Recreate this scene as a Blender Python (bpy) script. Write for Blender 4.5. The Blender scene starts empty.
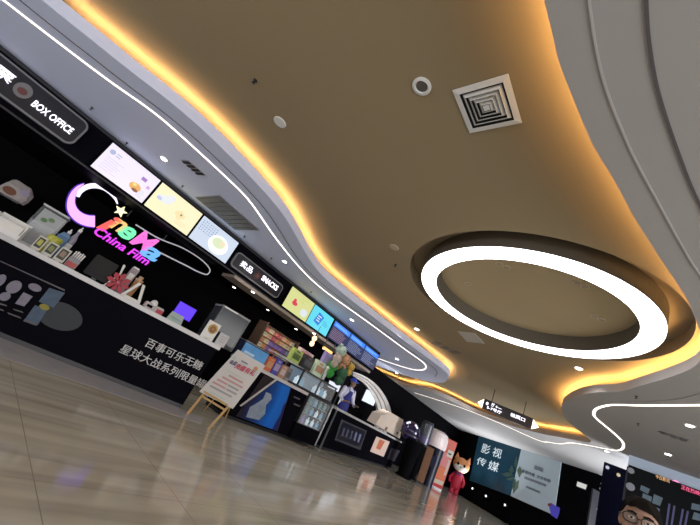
import bpy, bmesh, math, random
from mathutils import Vector, Matrix
from mathutils.geometry import tessellate_polygon
random.seed(7)
sc = bpy.context.scene
col = sc.collection
PI = math.pi

# ------------------------------------------------------------------ camera solved from the photograph
FPX = 345.925
CF = Vector((-0.6843531, 0.6280571, 0.3704120))
CR = Vector((0.7262336, 0.5417162, 0.4232355))
CU = Vector((-0.0651579, -0.5586482, 0.8268414))
CAM = Vector((0, 0, 1.0))
cd = bpy.data.cameras.new('camera')
cam = bpy.data.objects.new('camera', cd)
col.objects.link(cam)
cd.sensor_width = 36
cd.lens = 36 * FPX / 700
cd.clip_start = 0.05
cd.clip_end = 200
m3 = Matrix((CR, CU, -CF)).transposed()
cam.matrix_world = Matrix.Translation(CAM) @ m3.to_4x4()
sc.camera = cam
sc.view_settings.view_transform = 'Standard'
sc.view_settings.look = 'None'

def ray(u, v):
    return CF + CR * ((u - 350) / FPX) - CU * ((v - 262.5) / FPX)
def atz(u, v, z):
    d = ray(u, v)
    return CAM + d * ((z - CAM.z) / d.z)
class Plane:                       # a vertical plane through a with horizontal direction t (reading direction seen from the room)
    def __init__(s, a, b):
        s.a = Vector((a[0], a[1], 0)); b = Vector((b[0], b[1], 0))
        s.t = (b - s.a).normalized(); s.len = (b - s.a).length
        s.n = Vector((s.t.y, -s.t.x, 0))
        if s.n.dot(CAM - s.a) < 0: s.n = -s.n
    def hit(s, u, v):
        d = ray(u, v)
        return CAM + d * (s.n.dot(s.a - CAM) / s.n.dot(d))
    def off(s, k):                 # the same plane moved k towards the room
        a = s.a + s.n * k
        return Plane(a, a + s.t * s.len)
    def pt(s, along, z, out=0):
        p = s.a + s.t * along + s.n * out
        return Vector((p.x, p.y, z))
    def al(s, p):
        return (Vector((p.x, p.y, 0)) - s.a).dot(s.t)

# ------------------------------------------------------------------ materials
MATS = {}
def mat(name, c, rough=0.5, metal=0.0, emit=None, es=1.0, var=0.0, scale=8.0, spec=0.5, alpha=1.0, trans=0.0, coat=0.0):
    if name in MATS: return MATS[name]
    m = bpy.data.materials.new(name); m.use_nodes = True
    nt = m.node_tree; b = nt.nodes['Principled BSDF']
    b.inputs['Base Color'].default_value = (*c, 1)
    b.inputs['Roughness'].default_value = rough
    b.inputs['Metallic'].default_value = metal
    b.inputs['Specular IOR Level'].default_value = spec
    b.inputs['Alpha'].default_value = alpha
    b.inputs['Transmission Weight'].default_value = trans
    b.inputs['Coat Weight'].default_value = coat
    if emit is not None:
        b.inputs['Emission Color'].default_value = (*emit, 1)
        b.inputs['Emission Strength'].default_value = es
    if var > 0:
        tc = nt.nodes.new('ShaderNodeTexCoord'); nz = nt.nodes.new('ShaderNodeTexNoise')
        nz.inputs['Scale'].default_value = scale; nz.inputs['Detail'].default_value = 4
        mx = nt.nodes.new('ShaderNodeMix'); mx.data_type = 'RGBA'
        mx.inputs[6].default_value = (*[max(0, k * (1 - var)) for k in c], 1)
        mx.inputs[7].default_value = (*[min(1, k * (1 + var)) for k in c], 1)
        nt.links.new(tc.outputs['Object'], nz.inputs['Vector'])
        nt.links.new(nz.outputs['Fac'], mx.inputs[0])
        nt.links.new(mx.outputs[2], b.inputs['Base Color'])
    MATS[name] = m
    return m
def emis(name, c, s=1.0):
    return mat(name, (0.02, 0.02, 0.02), 0.5, emit=c, es=s)

M_TAN = mat('tan ceiling paint', (0.305, 0.24, 0.148), 0.75, var=0.04, scale=1.5, spec=0.2)
M_SOF = mat('white soffit paint', (0.37, 0.36, 0.36), 0.7, var=0.03, scale=1.2, spec=0.3)
M_GROOVE = mat('shadow groove', (0.10, 0.09, 0.10), 0.9)
M_BLACK = mat('black laminate', (0.004, 0.004, 0.007), 0.5, var=0.2, scale=2, spec=.015)
M_MATTE = mat('matt black paint', (0.004, 0.004, 0.005), 0.8, var=0.2, scale=2, spec=.01)
M_DARKG = mat('dark grey metal', (0.035, 0.035, 0.042), 0.35, 0.3)
M_GREY = mat('grey plastic', (0.22, 0.22, 0.24), 0.4)
M_STONE = mat('white stone worktop', (0.55, 0.55, 0.57), 0.25, var=0.08, scale=20)
M_WHITE = mat('white plastic', (0.75, 0.75, 0.76), 0.35)
M_CARD = mat('white card', (0.72, 0.72, 0.70), 0.6)
M_PINE = mat('pine wood', (0.50, 0.32, 0.13), 0.5, var=0.25, scale=14)
M_GLASS = mat('clear glass', (0.75, 0.80, 0.85), 0.05, alpha=0.16, spec=0.6)
M_STEEL = mat('brushed steel', (0.55, 0.55, 0.57), 0.3, 0.9)
M_TAUPE = mat('taupe fascia', (0.34, 0.28, 0.235), 0.5, var=0.08, scale=5)
M_COVE = emis('warm cove light', (1.0, 0.60, 0.27), 36.0)
M_LED = emis('white light strip', (1.0, 0.90, 0.80), 2.6)
M_RING = emis('ring diffuser', (1.0, 0.97, 0.95), 6.0)
M_LAMP = emis('lamp lens', (1.0, 0.96, 0.92), 14.0)
M_TXT = emis('white lit lettering', (0.93, 0.90, 1.0), 2.2)
M_HOLE = mat('dark louvre gap', (0.01, 0.01, 0.012), 0.8)

def floor_material():
    m = bpy.data.materials.new('polished marble tiles'); m.use_nodes = True
    nt = m.node_tree; L = nt.links; N = nt.nodes.new; b = nt.nodes['Principled BSDF']
    tc = N('ShaderNodeTexCoord')
    mp = N('ShaderNodeMapping'); mp.inputs['Scale'].default_value = (2.6, 0.22, 1); mp.inputs['Rotation'].default_value = (0, 0, 0.06)
    L.new(tc.outputs['Object'], mp.inputs['Vector'])
    n1 = N('ShaderNodeTexNoise'); n1.inputs['Scale'].default_value = 2.2; n1.inputs['Detail'].default_value = 7; n1.inputs['Distortion'].default_value = 0.35
    L.new(mp.outputs[0], n1.inputs['Vector'])
    rp = N('ShaderNodeValToRGB'); e = rp.color_ramp.elements
    e[0].position = 0.30; e[0].color = (0.36, 0.345, 0.285, 1)
    e[1].position = 0.72; e[1].color = (0.60, 0.58, 0.50, 1)
    k = e.new(0.50); k.color = (0.48, 0.46, 0.39, 1)
    L.new(n1.outputs['Fac'], rp.inputs['Fac'])
    # joints: every 0.92 m along y, slightly skewed, and every 1.8 m along x
    sp = N('ShaderNodeSeparateXYZ'); L.new(tc.outputs['Object'], sp.inputs[0])
    def joint(src, size, off, w):
        a = N('ShaderNodeMath'); a.operation = 'ADD'; a.inputs[1].default_value = off; L.new(src, a.inputs[0])
        d = N('ShaderNodeMath'); d.operation = 'DIVIDE'; d.inputs[1].default_value = size; L.new(a.outputs[0], d.inputs[0])
        f = N('ShaderNodeMath'); f.operation = 'FRACT'; L.new(d.outputs[0], f.inputs[0])
        c = N('ShaderNodeMath'); c.operation = 'LESS_THAN'; c.inputs[1].default_value = w / size; L.new(f.outputs[0], c.inputs[0])
        return c.outputs[0]
    j1 = joint(sp.outputs['Y'], 0.92, 100 * 0.92 - 0.90, 0.006)
    j2 = joint(sp.outputs['X'], 1.84, 50 * 1.84 + 0.6, 0.004)
    mxm = N('ShaderNodeMath'); mxm.operation = 'MAXIMUM'; L.new(j1, mxm.inputs[0]); L.new(j2, mxm.inputs[1])
    mx = N('ShaderNodeMix'); mx.data_type = 'RGBA'; mx.inputs[7].default_value = (0.30, 0.275, 0.22, 1)
    L.new(rp.outputs[0], mx.inputs[6]); L.new(mxm.outputs[0], mx.inputs[0])
    L.new(mx.outputs[2], b.inputs['Base Color'])
    b.inputs['Roughness'].default_value = 0.10
    b.inputs['Specular IOR Level'].default_value = 0.55
    return m
M_FLOOR = floor_material()

# ------------------------------------------------------------------ mesh builder (world coordinates)
class MB:
    def __init__(s): s.v = []; s.f = []
    def add(s, vs, fs):
        o = len(s.v); s.v += [Vector(p) for p in vs]; s.f += [tuple(o + i for i in f) for f in fs]; return s
    def box(s, c, size, rz=0.0, M=None):
        x, y, z = [k / 2 for k in size]
        R = Matrix.Rotation(rz, 3, 'Z') if M is None else M
        vs = [Vector(c) + R @ Vector((a * x, b * y, d * z)) for a in (-1, 1) for b in (-1, 1) for d in (-1, 1)]
        return s.add(vs, [(0, 1, 3, 2), (4, 6, 7, 5), (0, 4, 5, 1), (2, 3, 7, 6), (0, 2, 6, 4), (1, 5, 7, 3)])
    def slab(s, pts, d):           # closed polygon pts pushed along vector d
        n = len(pts); d = Vector(d); pts = [Vector(p) for p in pts]
        vs = pts + [p + d for p in pts]
        return s.add(vs, [tuple(range(n))[::-1], tuple(range(n, 2 * n))] + [(i, (i + 1) % n, n + (i + 1) % n, n + i) for i in range(n)])
    def rings(s, rs, cap=True):
        n = len(rs[0]); vs = [p for r in rs for p in r]; fs = []
        for k in range(len(rs) - 1):
            for i in range(n):
                j = (i + 1) % n
                fs.append((k * n + i, k * n + j, (k + 1) * n + j, (k + 1) * n + i))
        if cap:
            fs.append(tuple(range(n))[::-1]); fs.append(tuple((len(rs) - 1) * n + i for i in range(n)))
        return s.add(vs, fs)
    def lathe(s, c, prof, n=20, ax=None):    # prof [(r, h)] about axis ax through c
        ax = Vector((0, 0, 1)) if ax is None else Vector(ax).normalized()
        t = ax.orthogonal().normalized(); b = ax.cross(t); c = Vector(c)
        return s.rings([[c + ax * h + (t * math.cos(a) + b * math.sin(a)) * max(r, 1e-4) for a in [2 * PI * i / n for i in range(n)]] for r, h in prof])
    def tube(s, pts, r, n=8, closed=False):
        pts = [Vector(p) for p in pts]; rs = []; N = len(pts); t = None
        for i, p in enumerate(pts):
            if closed: d = pts[(i + 1) % N] - pts[i - 1]
            else: d = pts[min(i + 1, N - 1)] - pts[max(i - 1, 0)]
            d.normalize()
            t = d.orthogonal() if t is None else t - d * t.dot(d)
            t.normalize(); b = d.cross(t)
            rr = r[i] if isinstance(r, (list, tuple)) else r
            rs.append([p + (t * math.cos(a) + b * math.sin(a)) * rr for a in [2 * PI * k / n for k in range(n)]])
        if closed: rs.append(rs[0])
        return s.rings(rs, cap=not closed)
    def ell(s, c, r, M=None, nu=16, nv=10):
        M = Matrix.Identity(3) if M is None else M
        rs = []
        for j in range(nv + 1):
            ph = -PI / 2 + PI * j / nv; k = max(math.cos(ph), 1e-3)
            rs.append([Vector(c) + M @ Vector((r[0] * k * math.cos(2 * PI * i / nu), r[1] * k * math.sin(2 * PI * i / nu), r[2] * math.sin(ph))) for i in range(nu)])
        return s.rings(rs)
    def ribbon(s, a, b):           # strip between two polylines
        n = len(a)
        return s.add(list(a) + list(b), [(i, i + 1, n + i + 1, n + i) for i in range(n - 1)])
    def build(s, name, m, parent=None, smooth=False, bevel=0.0):
        me = bpy.data.meshes.new(name)
        o0 = parent_origin(parent)
        me.from_pydata([p - o0 for p in s.v], [], s.f)
        bm = bmesh.new(); bm.from_mesh(me)
        bmesh.ops.recalc_face_normals(bm, faces=bm.faces)
        if bevel > 0:
            bmesh.ops.bevel(bm, geom=[e for e in bm.edges if len(e.link_faces) == 2 and e.calc_face_angle(0) > 0.6], offset=bevel, segments=2, affect='EDGES', clamp_overlap=True)
        bm.to_mesh(me); bm.free()
        if smooth:
            for p in me.polygons: p.use_smooth = True
        me.materials.append(m)
        o = bpy.data.objects.new(name, me); col.objects.link(o)
        if parent is not None: o.parent = parent
        return o
ORG = {}
def parent_origin(p):
    o = Vector((0, 0, 0))
    while p is not None:
        if p.name in ORG: o += ORG[p.name]
        p = p.parent
    return o
def tag(o, label, cat=None, group=None, kind=None):
    if label: o['label'] = label
    if cat: o['category'] = cat
    if group: o['group'] = group
    if kind: o['kind'] = kind
    return o
def thing(name, label, cat, loc, group=None):
    o = bpy.data.objects.new(name, None); col.objects.link(o)
    o.location = loc; o.empty_display_size = 0.1
    ORG[o.name] = Vector(loc)
    return tag(o, label, cat, group)
def struct(name, mb, m, label=None, **k):
    return tag(mb.build(name, m, **k), label, None, None, 'structure')
def copy_tree(o, parent=None):
    c = o.copy(); col.objects.link(c)
    if parent is not None: c.parent = parent
    for ch in list(o.children): copy_tree(ch, c)
    if o.name in ORG: ORG[c.name] = ORG[o.name].copy()
    return c
def place(o, loc):
    o.location = loc; ORG[o.name] = Vector(loc)

_fd = {}
def text_mesh(txt, size, depth=0.004, off=0.0, shear=0.0, spacing=1.0):
    cu = bpy.data.curves.new('lettering', 'FONT'); cu.body = txt; cu.size = size; cu.extrude = depth; cu.offset = off
    cu.shear = shear; cu.space_character = spacing; cu.resolution_u = 3
    ob = bpy.data.objects.new('lettering', cu); col.objects.link(ob)
    bpy.context.view_layer.update()
    me = bpy.data.meshes.new_from_object(ob.evaluated_get(bpy.context.evaluated_depsgraph_get()))
    bpy.data.objects.remove(ob); bpy.data.curves.remove(cu)
    return me
def text_on(plane, p, txt, size, m, parent=None, name='lettering', width=None, height=None, off=0.0, shear=0.0, out=0.006, slant=0.0, center=False):
    """lettering standing on a vertical plane, lower left corner of its ink at world point p (p lies on the plane)"""
    me = text_mesh(txt, 1.0, 0.004, off, shear)
    xs = [v.co.x for v in me.vertices]; ys = [v.co.y for v in me.vertices]
    x0, x1, y0, y1 = min(xs), max(xs), min(ys), max(ys)
    sx = sy = size
    if height: sy = sx = height / (y1 - y0)
    if width: sx = width / (x1 - x0)
    if width and not height: sy = sx if not size else size
    up = Vector((0, 0, 1)); o0 = parent_origin(parent)
    cx = -(x1 - x0) / 2 if center else 0
    for v in me.vertices:
        q = p + plane.t * ((v.co.x - x0 + cx) * sx) + up * ((v.co.y - y0) * sy + slant * (v.co.x - x0) * sx) + plane.n * (out + v.co.z)
        v.co = q - o0
    me.materials.append(m)
    o = bpy.data.objects.new(name, me); col.objects.link(o)
    if parent is not None: o.parent = parent
    return o
def quad_on(plane, px, m, name, parent, thick=0.01, out=0.0):
    pts = [plane.off(out).hit(u, v) for u, v in px]
    return MB().slab(pts, plane.n * thick).build(name, m, parent)
def rect_on(plane, a0, a1, z0, z1, out=0.0, thick=0.01):
    return MB().slab([plane.pt(a0, z0, out), plane.pt(a1, z0, out), plane.pt(a1, z1, out), plane.pt(a0, z1, out)], plane.n * thick)
def bars(plane, a0, a1, z0, z1, rows, out, fill=0.55, ragged=True, mb=None):
    mb = mb or MB(); h = (z1 - z0) / rows
    for r in range(rows):
        w = (a1 - a0) * (random.uniform(0.6, 1.0) if ragged else 1)
        zc = z1 - h * (r + 0.5)
        mb.slab([plane.pt(a0, zc - h * fill / 2, out), plane.pt(a0 + w, zc - h * fill / 2, out), plane.pt(a0 + w, zc + h * fill / 2, out), plane.pt(a0, zc + h * fill / 2, out)], plane.n * 0.002)
    return mb
def disc_on(plane, a, z, ra, rz, out, n=24, mb=None, thick=0.003):
    mb = mb or MB()
    return mb.slab([plane.pt(a + ra * math.cos(2 * PI * i / n), z + rz * math.sin(2 * PI * i / n), out) for i in range(n)], plane.n * thick)

def smooth(pts, n=6, closed=False):
    """Catmull-Rom through 2-D points"""
    P = [Vector((p[0], p[1])) for p in pts]; out = []; N = len(P)
    rng = range(N if closed else N - 1)
    for i in rng:
        p1, p2 = P[i], P[(i + 1) % N]
        p0 = P[i - 1] if (i > 0 or closed) else p1 * 2 - p2
        p3 = P[(i + 2) % N] if (i + 2 < N or closed) else p2 * 2 - p1
        for k in range(n):
            t = k / n
            out.append(0.5 * ((2 * p1) + (p2 - p0) * t + (2 * p0 - 5 * p1 + 4 * p2 - p3) * t * t + (3 * p1 - p0 - 3 * p2 + p3) * t ** 3))
    if not closed: out.append(P[-1])
    return out
def smooth3(P, n=5, closed=False):
    P = [Vector(p) for p in P]; out = []; N = len(P)
    for i in range(N if closed else N - 1):
        p1, p2 = P[i], P[(i + 1) % N]
        p0 = P[i - 1] if (i > 0 or closed) else p1 * 2 - p2
        p3 = P[(i + 2) % N] if (i + 2 < N or closed) else p2 * 2 - p1
        for k in range(n):
            t = k / n
            out.append(0.5 * ((2 * p1) + (p2 - p0) * t + (2 * p0 - 5 * p1 + 4 * p2 - p3) * t * t + (3 * p1 - p0 - 3 * p2 + p3) * t ** 3))
    return out if closed else out + [P[-1]]
def offset2(pts, d):
    out = []
    for i in range(len(pts)):
        a = pts[max(i - 1, 0)]; b = pts[min(i + 1, len(pts) - 1)]
        t = (b - a).normalized()
        out.append(pts[i] + Vector((-t.y, t.x)) * d)
    return out
def up3(pts, z): return [Vector((p.x, p.y, z)) for p in pts]

# ------------------------------------------------------------------ room levels
ZC = 3.63       # main tan ceiling
ZS = 3.32       # underside of the white soffits
ZL = 3.475      # top of the soffit lip
# ---- ring recess
KC = (ZC - 1) / 2.75
RC = Vector((-1.766 * KC, 5.542 * KC)); RR = 2.0 * KC; ZR = 1 + 2.663 * KC

# ---- floor
fl = MB().add([(-15, -7, 0), (6, -7, 0), (6, 30, 0), (-15, 30, 0)], [(0, 1, 2, 3)])
struct('floor', fl, M_FLOOR, 'polished beige marble floor with long streaks')
# ---- main ceiling with a round hole
n = 72
circ = [Vector((RC.x + RR * math.cos(2 * PI * i / n), RC.y + RR * math.sin(2 * PI * i / n), ZC)) for i in range(n)]
sq = []
for i in range(n):
    a = 2 * PI * i / n; d = Vector((math.cos(a), math.sin(a)))
    k = min((6 - RC.x) / d.x if d.x > 1e-6 else 1e9, (-15 - RC.x) / d.x if d.x < -1e-6 else 1e9, (30 - RC.y) / d.y if d.y > 1e-6 else 1e9, (-7 - RC.y) / d.y if d.y < -1e-6 else 1e9)
    sq.append(Vector((RC.x + d.x * k, RC.y + d.y * k, ZC)))
ceil = MB()
ceil.add(circ + sq, [(i, (i + 1) % n, n + (i + 1) % n, n + i) for i in range(n)])
for cx, cy in ((6, 30), (6, -7), (-15, 30), (-15, -7)):   # the corners left out by the fan
    c = Vector((cx, cy, ZC)); near = sorted(sq, key=lambda p: (p - c).length)
    xs = [p for p in near if abs(p.x - cx) < 1e-4][0]; ys = [p for p in near if abs(p.y - cy) < 1e-4][0]
    ceil.add([c, xs, ys], [(0, 1, 2)])
struct('ceiling', ceil, M_TAN, 'tan painted main ceiling')
rec = MB()
top = [p + Vector((0, 0, 0.20)) for p in circ]
rec.rings([circ, top], cap=False)
rec.add(top, [tuple(range(n))])
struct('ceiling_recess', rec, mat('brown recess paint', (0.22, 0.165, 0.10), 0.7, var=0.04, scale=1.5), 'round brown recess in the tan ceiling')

disc_c = [Vector((RC.x + (p.x - RC.x) * .735, RC.y + (p.y - RC.y) * .735, ZC + .19)) for p in circ]
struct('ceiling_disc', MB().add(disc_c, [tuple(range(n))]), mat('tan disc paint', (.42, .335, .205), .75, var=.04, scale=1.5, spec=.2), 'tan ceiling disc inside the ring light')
# ---- soffit outlines (plan)
LE = [(-5.6, -3.5), (-5.45, -2.2), (-5.19, -0.96), (-5.07, -0.55), (-4.95, -0.10), (-4.80, 0.32), (-4.70, 0.85), (-4.69, 1.38), (-4.72, 1.92), (-4.83, 2.55), (-5.12, 3.21), (-5.43, 3.85), (-5.69, 4.6), (-5.65, 5.43), (-5.43, 6.76), (-5.18, 8.02), (-4.94, 9.05), (-4.80, 9.75), (-4.86, 10.3), (-5.14, 10.87), (-5.56, 11.54), (-6.3, 12.1), (-7.6, 12.5), (-9.6, 12.6)]
LEs = smooth([(a * (ZL - 1) / 2.5, b * (ZL - 1) / 2.5) for a, b in LE], 6)
k = (ZS - 1.0) / 2.4
LL = [(-6.5, -3.5), (-6.3, -2.3), (-6.11, -1.42), (-5.95, -0.83), (-5.76, -0.19), (-5.59, 0.16), (-5.48, 0.48), (-5.46, 0.81), (-5.44, 1.32), (-5.45, 1.75), (-5.46, 2.13), (-5.65, 2.61), (-6.01, 3.35), (-6.40, 4.55), (-6.51, 5.57), (-6.18, 6.77), (-5.88, 8.24), (-5.70, 9.2), (-5.52, 9.75), (-5.65, 10.3), (-6.22, 11.05), (-7.07, 11.4), (-8.29, 11.3)]
LLs = smooth([(a * k, b * k) for a, b in LL], 6)
FE = [(-10.8, 13.9), (-10.33, 14.1), (-9.53, 14.39), (-8.62, 14.50), (-7.26, 13.63), (-6.46, 13.70), (-5.89, 14.18), (-5.29, 14.6), (-4.0, 14.5), (-2.75, 13.75), (-2.43, 13.43), (-1.94, 12.98), (-1.37, 12.31)]
kE = (ZL - 1.0) / 2.4
FEs = [(a * kE, b * kE) for a, b in FE]
kR = (ZS - 1.0) / 2.5
RE = [(-0.75, -4.0), (-0.72, -2.0), (-0.69, 0.0), (-0.66, 1.03), (-0.65, 1.22), (-0.64, 1.44), (-0.59, 1.76), (-0.52, 2.15), (-0.41, 2.55), (-0.25, 3.18), (0.0, 4.01), (0.11, 4.39)]
REs = [(a * kR, b * kR) for a, b in RE] + [(0.22, 4.65), (0.30, 5.15)]
RE2 = [(0.28, 5.59), (0.21, 5.90), (0.03, 6.34), (-0.28, 6.97), (-0.58, 7.55), (-0.93, 7.95), (-1.24, 8.42), (-1.52, 9.05), (-1.75, 9.79), (-1.83, 10.73), (-1.72, 11.56)]
REs = REs + [(a * (ZL - 1) / 2.5, b * (ZL - 1) / 2.5) for a, b in RE2] + [(FEs[-1][0], FEs[-1][1])] + FEs[::-1][1:]
REs = smooth(REs, 6)
def relax(P, it):
    P = [p.copy() for p in P]
    for _ in range(it):
        P = [P[0]] + [(P[i - 1] + P[i] * 2 + P[i + 1]) / 4 for i in range(1, len(P) - 1)] + [P[-1]]
    return P
LLs = relax(LLs, 14); LEs = relax(LEs, 6)
def soffit(name, edge, outer, label, m=M_SOF):
    e0 = up3(edge, ZS)
    poly = e0 + [Vector((x, y, ZS)) for x, y in outer]
    tri = tessellate_polygon([[Vector((p.x, p.y, 0)) for p in poly]])
    mb = MB().add(poly, [tuple(t) for t in tri])
    mb.ribbon(e0, up3(edge, ZL))
    return struct(name, mb, m, label)
soffit('ceiling_left', LEs, [(-15, 12.6), (-15, -3.5)], 'white wavy dropped soffit over the counters', mat('screen tinted soffit', (.68, .75, 1.0), .7, var=.03, scale=1.2, spec=.3))  # blue spill from the menu screens is put into the soffit colour
soffit('ceiling_right', REs, [(-15, FEs[0][1]), (-15, 30), (6, 30), (6, -7), (-0.7, -7)], 'white wavy dropped soffit along the right and far side')

# ---- cove light: tape lying behind each soffit lip, shining up
def tape(edge, d0, d1, z, m, name, label, cat):
    mb = MB().ribbon(up3(offset2(edge, d0), z), up3(offset2(edge, d1), z))
    return tag(mb.build(name, m), label, cat)
tape(LEs[12:], 0.05, 0.10, ZL - 0.02, M_COVE, 'cove_light', 'warm orange cove light along the wavy left soffit over the counters', 'cove light')
tape(REs, -0.06, -0.115, ZL - 0.02, emis('warm cove light strong', (1.0, 0.56, 0.20), 56.0), 'cove_light', 'warm orange cove light along the right and far soffit edge', 'cove light')
# ---- flush light lines and shadow grooves
def flush(edge, w, z, m, name, label=None, cat=None, kind=None):
    if callable(w): a, b = [[offset2(edge, sg * w(p) / 2)[i] for i, p in enumerate(edge)] for sg in (1, -1)]
    else: a, b = offset2(edge, w / 2), offset2(edge, -w / 2)
    mb = MB().ribbon(up3(a, z), up3(b, z)).ribbon(up3(a, z + 0.006), up3(b, z + 0.006))
    mb.ribbon(up3(a, z), up3(a, z + 0.006)).ribbon(up3(b, z), up3(b, z + 0.006))
    return tag(mb.build(name, m), label, cat, None, kind)
flush(LLs, 0.036, ZS - 0.008, M_LED, 'linear_light', 'thin white light line winding along the soffit above the counters', 'light strip')
FL = [(-9.08, 16.29), (-7.75, 15.9), (-6.3, 15.6), (-4.9, 15.83), (-3.52, 16.48), (-3.04, 16.0), (-2.58, 15.42), (-2.11, 14.42), (-1.55, 13.77), (-1.10, 13.36), (-0.86, 13.06), (-0.74, 12.67), (-0.68, 12.16), (-0.69, 11.65), (-0.85, 10.97), (-1.07, 10.26), (-1.13, 9.87), (-1.04, 9.31), (-0.80, 8.77), (-0.58, 8.49), (-0.3, 8.2), (0.4, 7.37), (1.2, 6.4), (1.5, 5.6)]
FLs = smooth([(a * k, b * k) for a, b in FL], 5)
flush(FLs, lambda p: 0.022 if p.y > 13.2 else (0.05 if p.y < 12 else 0.05 - 0.028 * (p.y - 12) / 1.2), ZS - 0.008, M_LED, 'linear_light', 'white light line zigzagging over the far hall and right soffit', 'light strip')
GR = smooth([(-0.2, -2), (-0.2, 0), (-0.198, .6), (-0.195, .9), (-0.19, 1.15), (-0.175, 1.40), (-0.13, 1.72), (-0.03, 2.18), (0.09, 2.65), (0.30, 3.3), (0.62, 4.1), (1.2, 4.9)], 6)
flush(GR, 0.016, ZS - 0.008, M_GROOVE, 'trim_1', 'dark shadow groove in the right soffit', None, 'structure')
GR2 = smooth([(-0.425, -2), (-0.425, 0), (-0.422, .5), (-0.419, .82), (-0.415, 1.07), (-0.405, 1.32), (-0.37, 1.62), (-0.27, 2.1), (-0.14, 2.58), (0.02, 3.15), (0.16, 3.6), (0.5, 4.5), (0.62, 5.3), (0.55, 6.1), (0.1, 7.2), (-0.6, 8.1)], 6)
flush(GR2, 0.012, ZS - 0.008, mat('pale trim bead', (0.46, 0.45, 0.46), 0.5), 'trim_2', 'pale bead line in the right soffit', None, 'structure')
GR3 = offset2(LEs, 0.36)[6:118]
flush(GR3, 0.012, ZS - 0.008, M_GROOVE, 'trim_3', 'thin shadow groove in the left soffit', None, 'structure')

# ------------------------------------------------------------------ ring light
rl = thing('ring_pendant_light', 'huge round ring light with glowing white underside set in the tan ceiling', 'ceiling light', (RC.x, RC.y, ZC))
def annulus(r0, r1, z0, z1, n=96):
    mb = MB()
    def c(r, z): return [Vector((RC.x + r * math.cos(2 * PI * i / n), RC.y + r * math.sin(2 * PI * i / n), z)) for i in range(n)]
    mb.rings([c(r0, z0), c(r1, z0), c(r1, z1), c(r0, z1), c(r0, z0)], cap=False)
    return mb
annulus(1.47 * KC, 1.746 * KC, ZR + 0.02, ZC + 0.20).build('housing', mat('dark bronze housing', (0.10, 0.085, 0.065), 0.5), rl, smooth=False)
annulus(1.475 * KC, 1.741 * KC, ZR, ZR + 0.02).build('diffuser', M_RING, rl)

# ------------------------------------------------------------------ walls
def wall(name, a, b, m, label, z0=0, z1=ZC, t=0.12):
    a = Vector((*a, z0)); b = Vector((*b, z0)); d = (b - a).normalized(); nn = Vector((-d.y, d.x, 0)) * t
    return struct(name, MB().slab([a, b, b + nn, a + nn], (0, 0, z1 - z0)), m, label)
wall('wall_left', (-9.4, -7), (-9.4, 24), M_MATTE, 'black wall behind the counters', z1=ZS)
wall('wall_far', (0.4, 17.37), (-11.2, 24.87), M_MATTE, 'black far wall carrying the two big posters', z1=ZS, t=-0.12)
M_GW = mat('warm grey wall', (0.32, 0.30, 0.28), 0.7, var=0.05, scale=2)
# right and back left open; world and unseen area lamps added as fill
w = bpy.data.worlds.new('ambient_fill'); sc.world = w; w.use_nodes = True
w.node_tree.nodes['Background'].inputs[0].default_value = (.9, .93, 1, 1); w.node_tree.nodes['Background'].inputs[1].default_value = .35
def area(name, loc, aim, sx, sy, e, c=(1, .97, .94)):
    ld = bpy.data.lights.new(name, 'AREA'); ld.shape = 'RECTANGLE'; ld.size = sx; ld.size_y = sy; ld.energy = e; ld.color = c
    o = bpy.data.objects.new(name, ld); col.objects.link(o); o.location = loc
    o.rotation_euler = (Vector(aim) - Vector(loc)).to_track_quat('-Z', 'Y').to_euler()
area('fill_light', (5.6, 3, 1.3), (-2, 4, 3.2), 12, 2.4, 385)
area('fill_light', (3.6, 15.6, 1.0), (-4, 17.0, 3.3), 4.5, 1.8, 1100, (.92, .95, 1))  # unseen fill lamp added to brighten the far ceiling
area('fill_light', (-2, -6.6, 1.4), (-3, 2, 3.2), 10, 2.4, 260)
# ------------------------------------------------------------------ planes used for placing
SH = Plane((-7.3, -4), (-7.3, 9.8))          # front of the sign fascia
SN = Plane((-7.95, -2), (-7.95, 9))          # neon sign plane
C1 = Plane((-6.32, -1.2), (-5.36, 3.55))     # front of the first counter
C2 = Plane((-5.96, 4.25), (-6.06, 6.15))
C3 = Plane((-6.06, 6.15), (-7.62, 14.1))
PW = Plane((-11.2, 24.87), (0.4, 17.37))     # far wall
MW = Plane((-0.57, 12.6), (5.0, 12.6))       # film poster wall at the right
BW = Plane((-9.4, -7), (-9.4, 24))

struct('floor_border', MB().slab([(C1.pt(-4, 0).x, C1.pt(-4, 0).y, 0.001), (C1.pt(4.9, 0).x, C1.pt(4.9, 0).y, 0.001), (-4.86, 3.3, 0.001), (-4.95, 1.9, 0.001), (-4.9, -5, 0.001)], (0, 0, 0.0012)),
       mat('grey stone border', (0.52, 0.51, 0.53), 0.12, var=0.12, scale=6), 'grey polished stone border in front of the counter')

# ------------------------------------------------------------------ sign fascia over the counters
hd = thing('sign_fascia', 'long black overhead fascia carrying menu screens and lit signs above the counters', 'fascia', (-7.65, 3, ZS))
MB().box((-7.58, 3.05, 2.948), (0.54, 13.8, 0.735)).build('fascia_body', M_BLACK, hd)
MB().box((-7.58, 6.75, 2.545), (0.60, 6.1, 0.07)).build('lower_ledge', M_TAUPE, hd)['label'] = 'taupe lower ledge'
MB().box((-7.30, 3.0, 3.275), (0.04, 13.6, 0.05)).build('top_rail', M_DARKG, hd)
MB().box((-7.30, 3.0, 2.60), (0.04, 13.6, 0.03)).build('bottom_rail', M_DARKG, hd)
struct('ceiling_booth', MB().box((-8.63, 3.0, 2.64), (1.54, 13.6, 0.06)), M_MATTE, 'black ceiling inside the booth')

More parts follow.
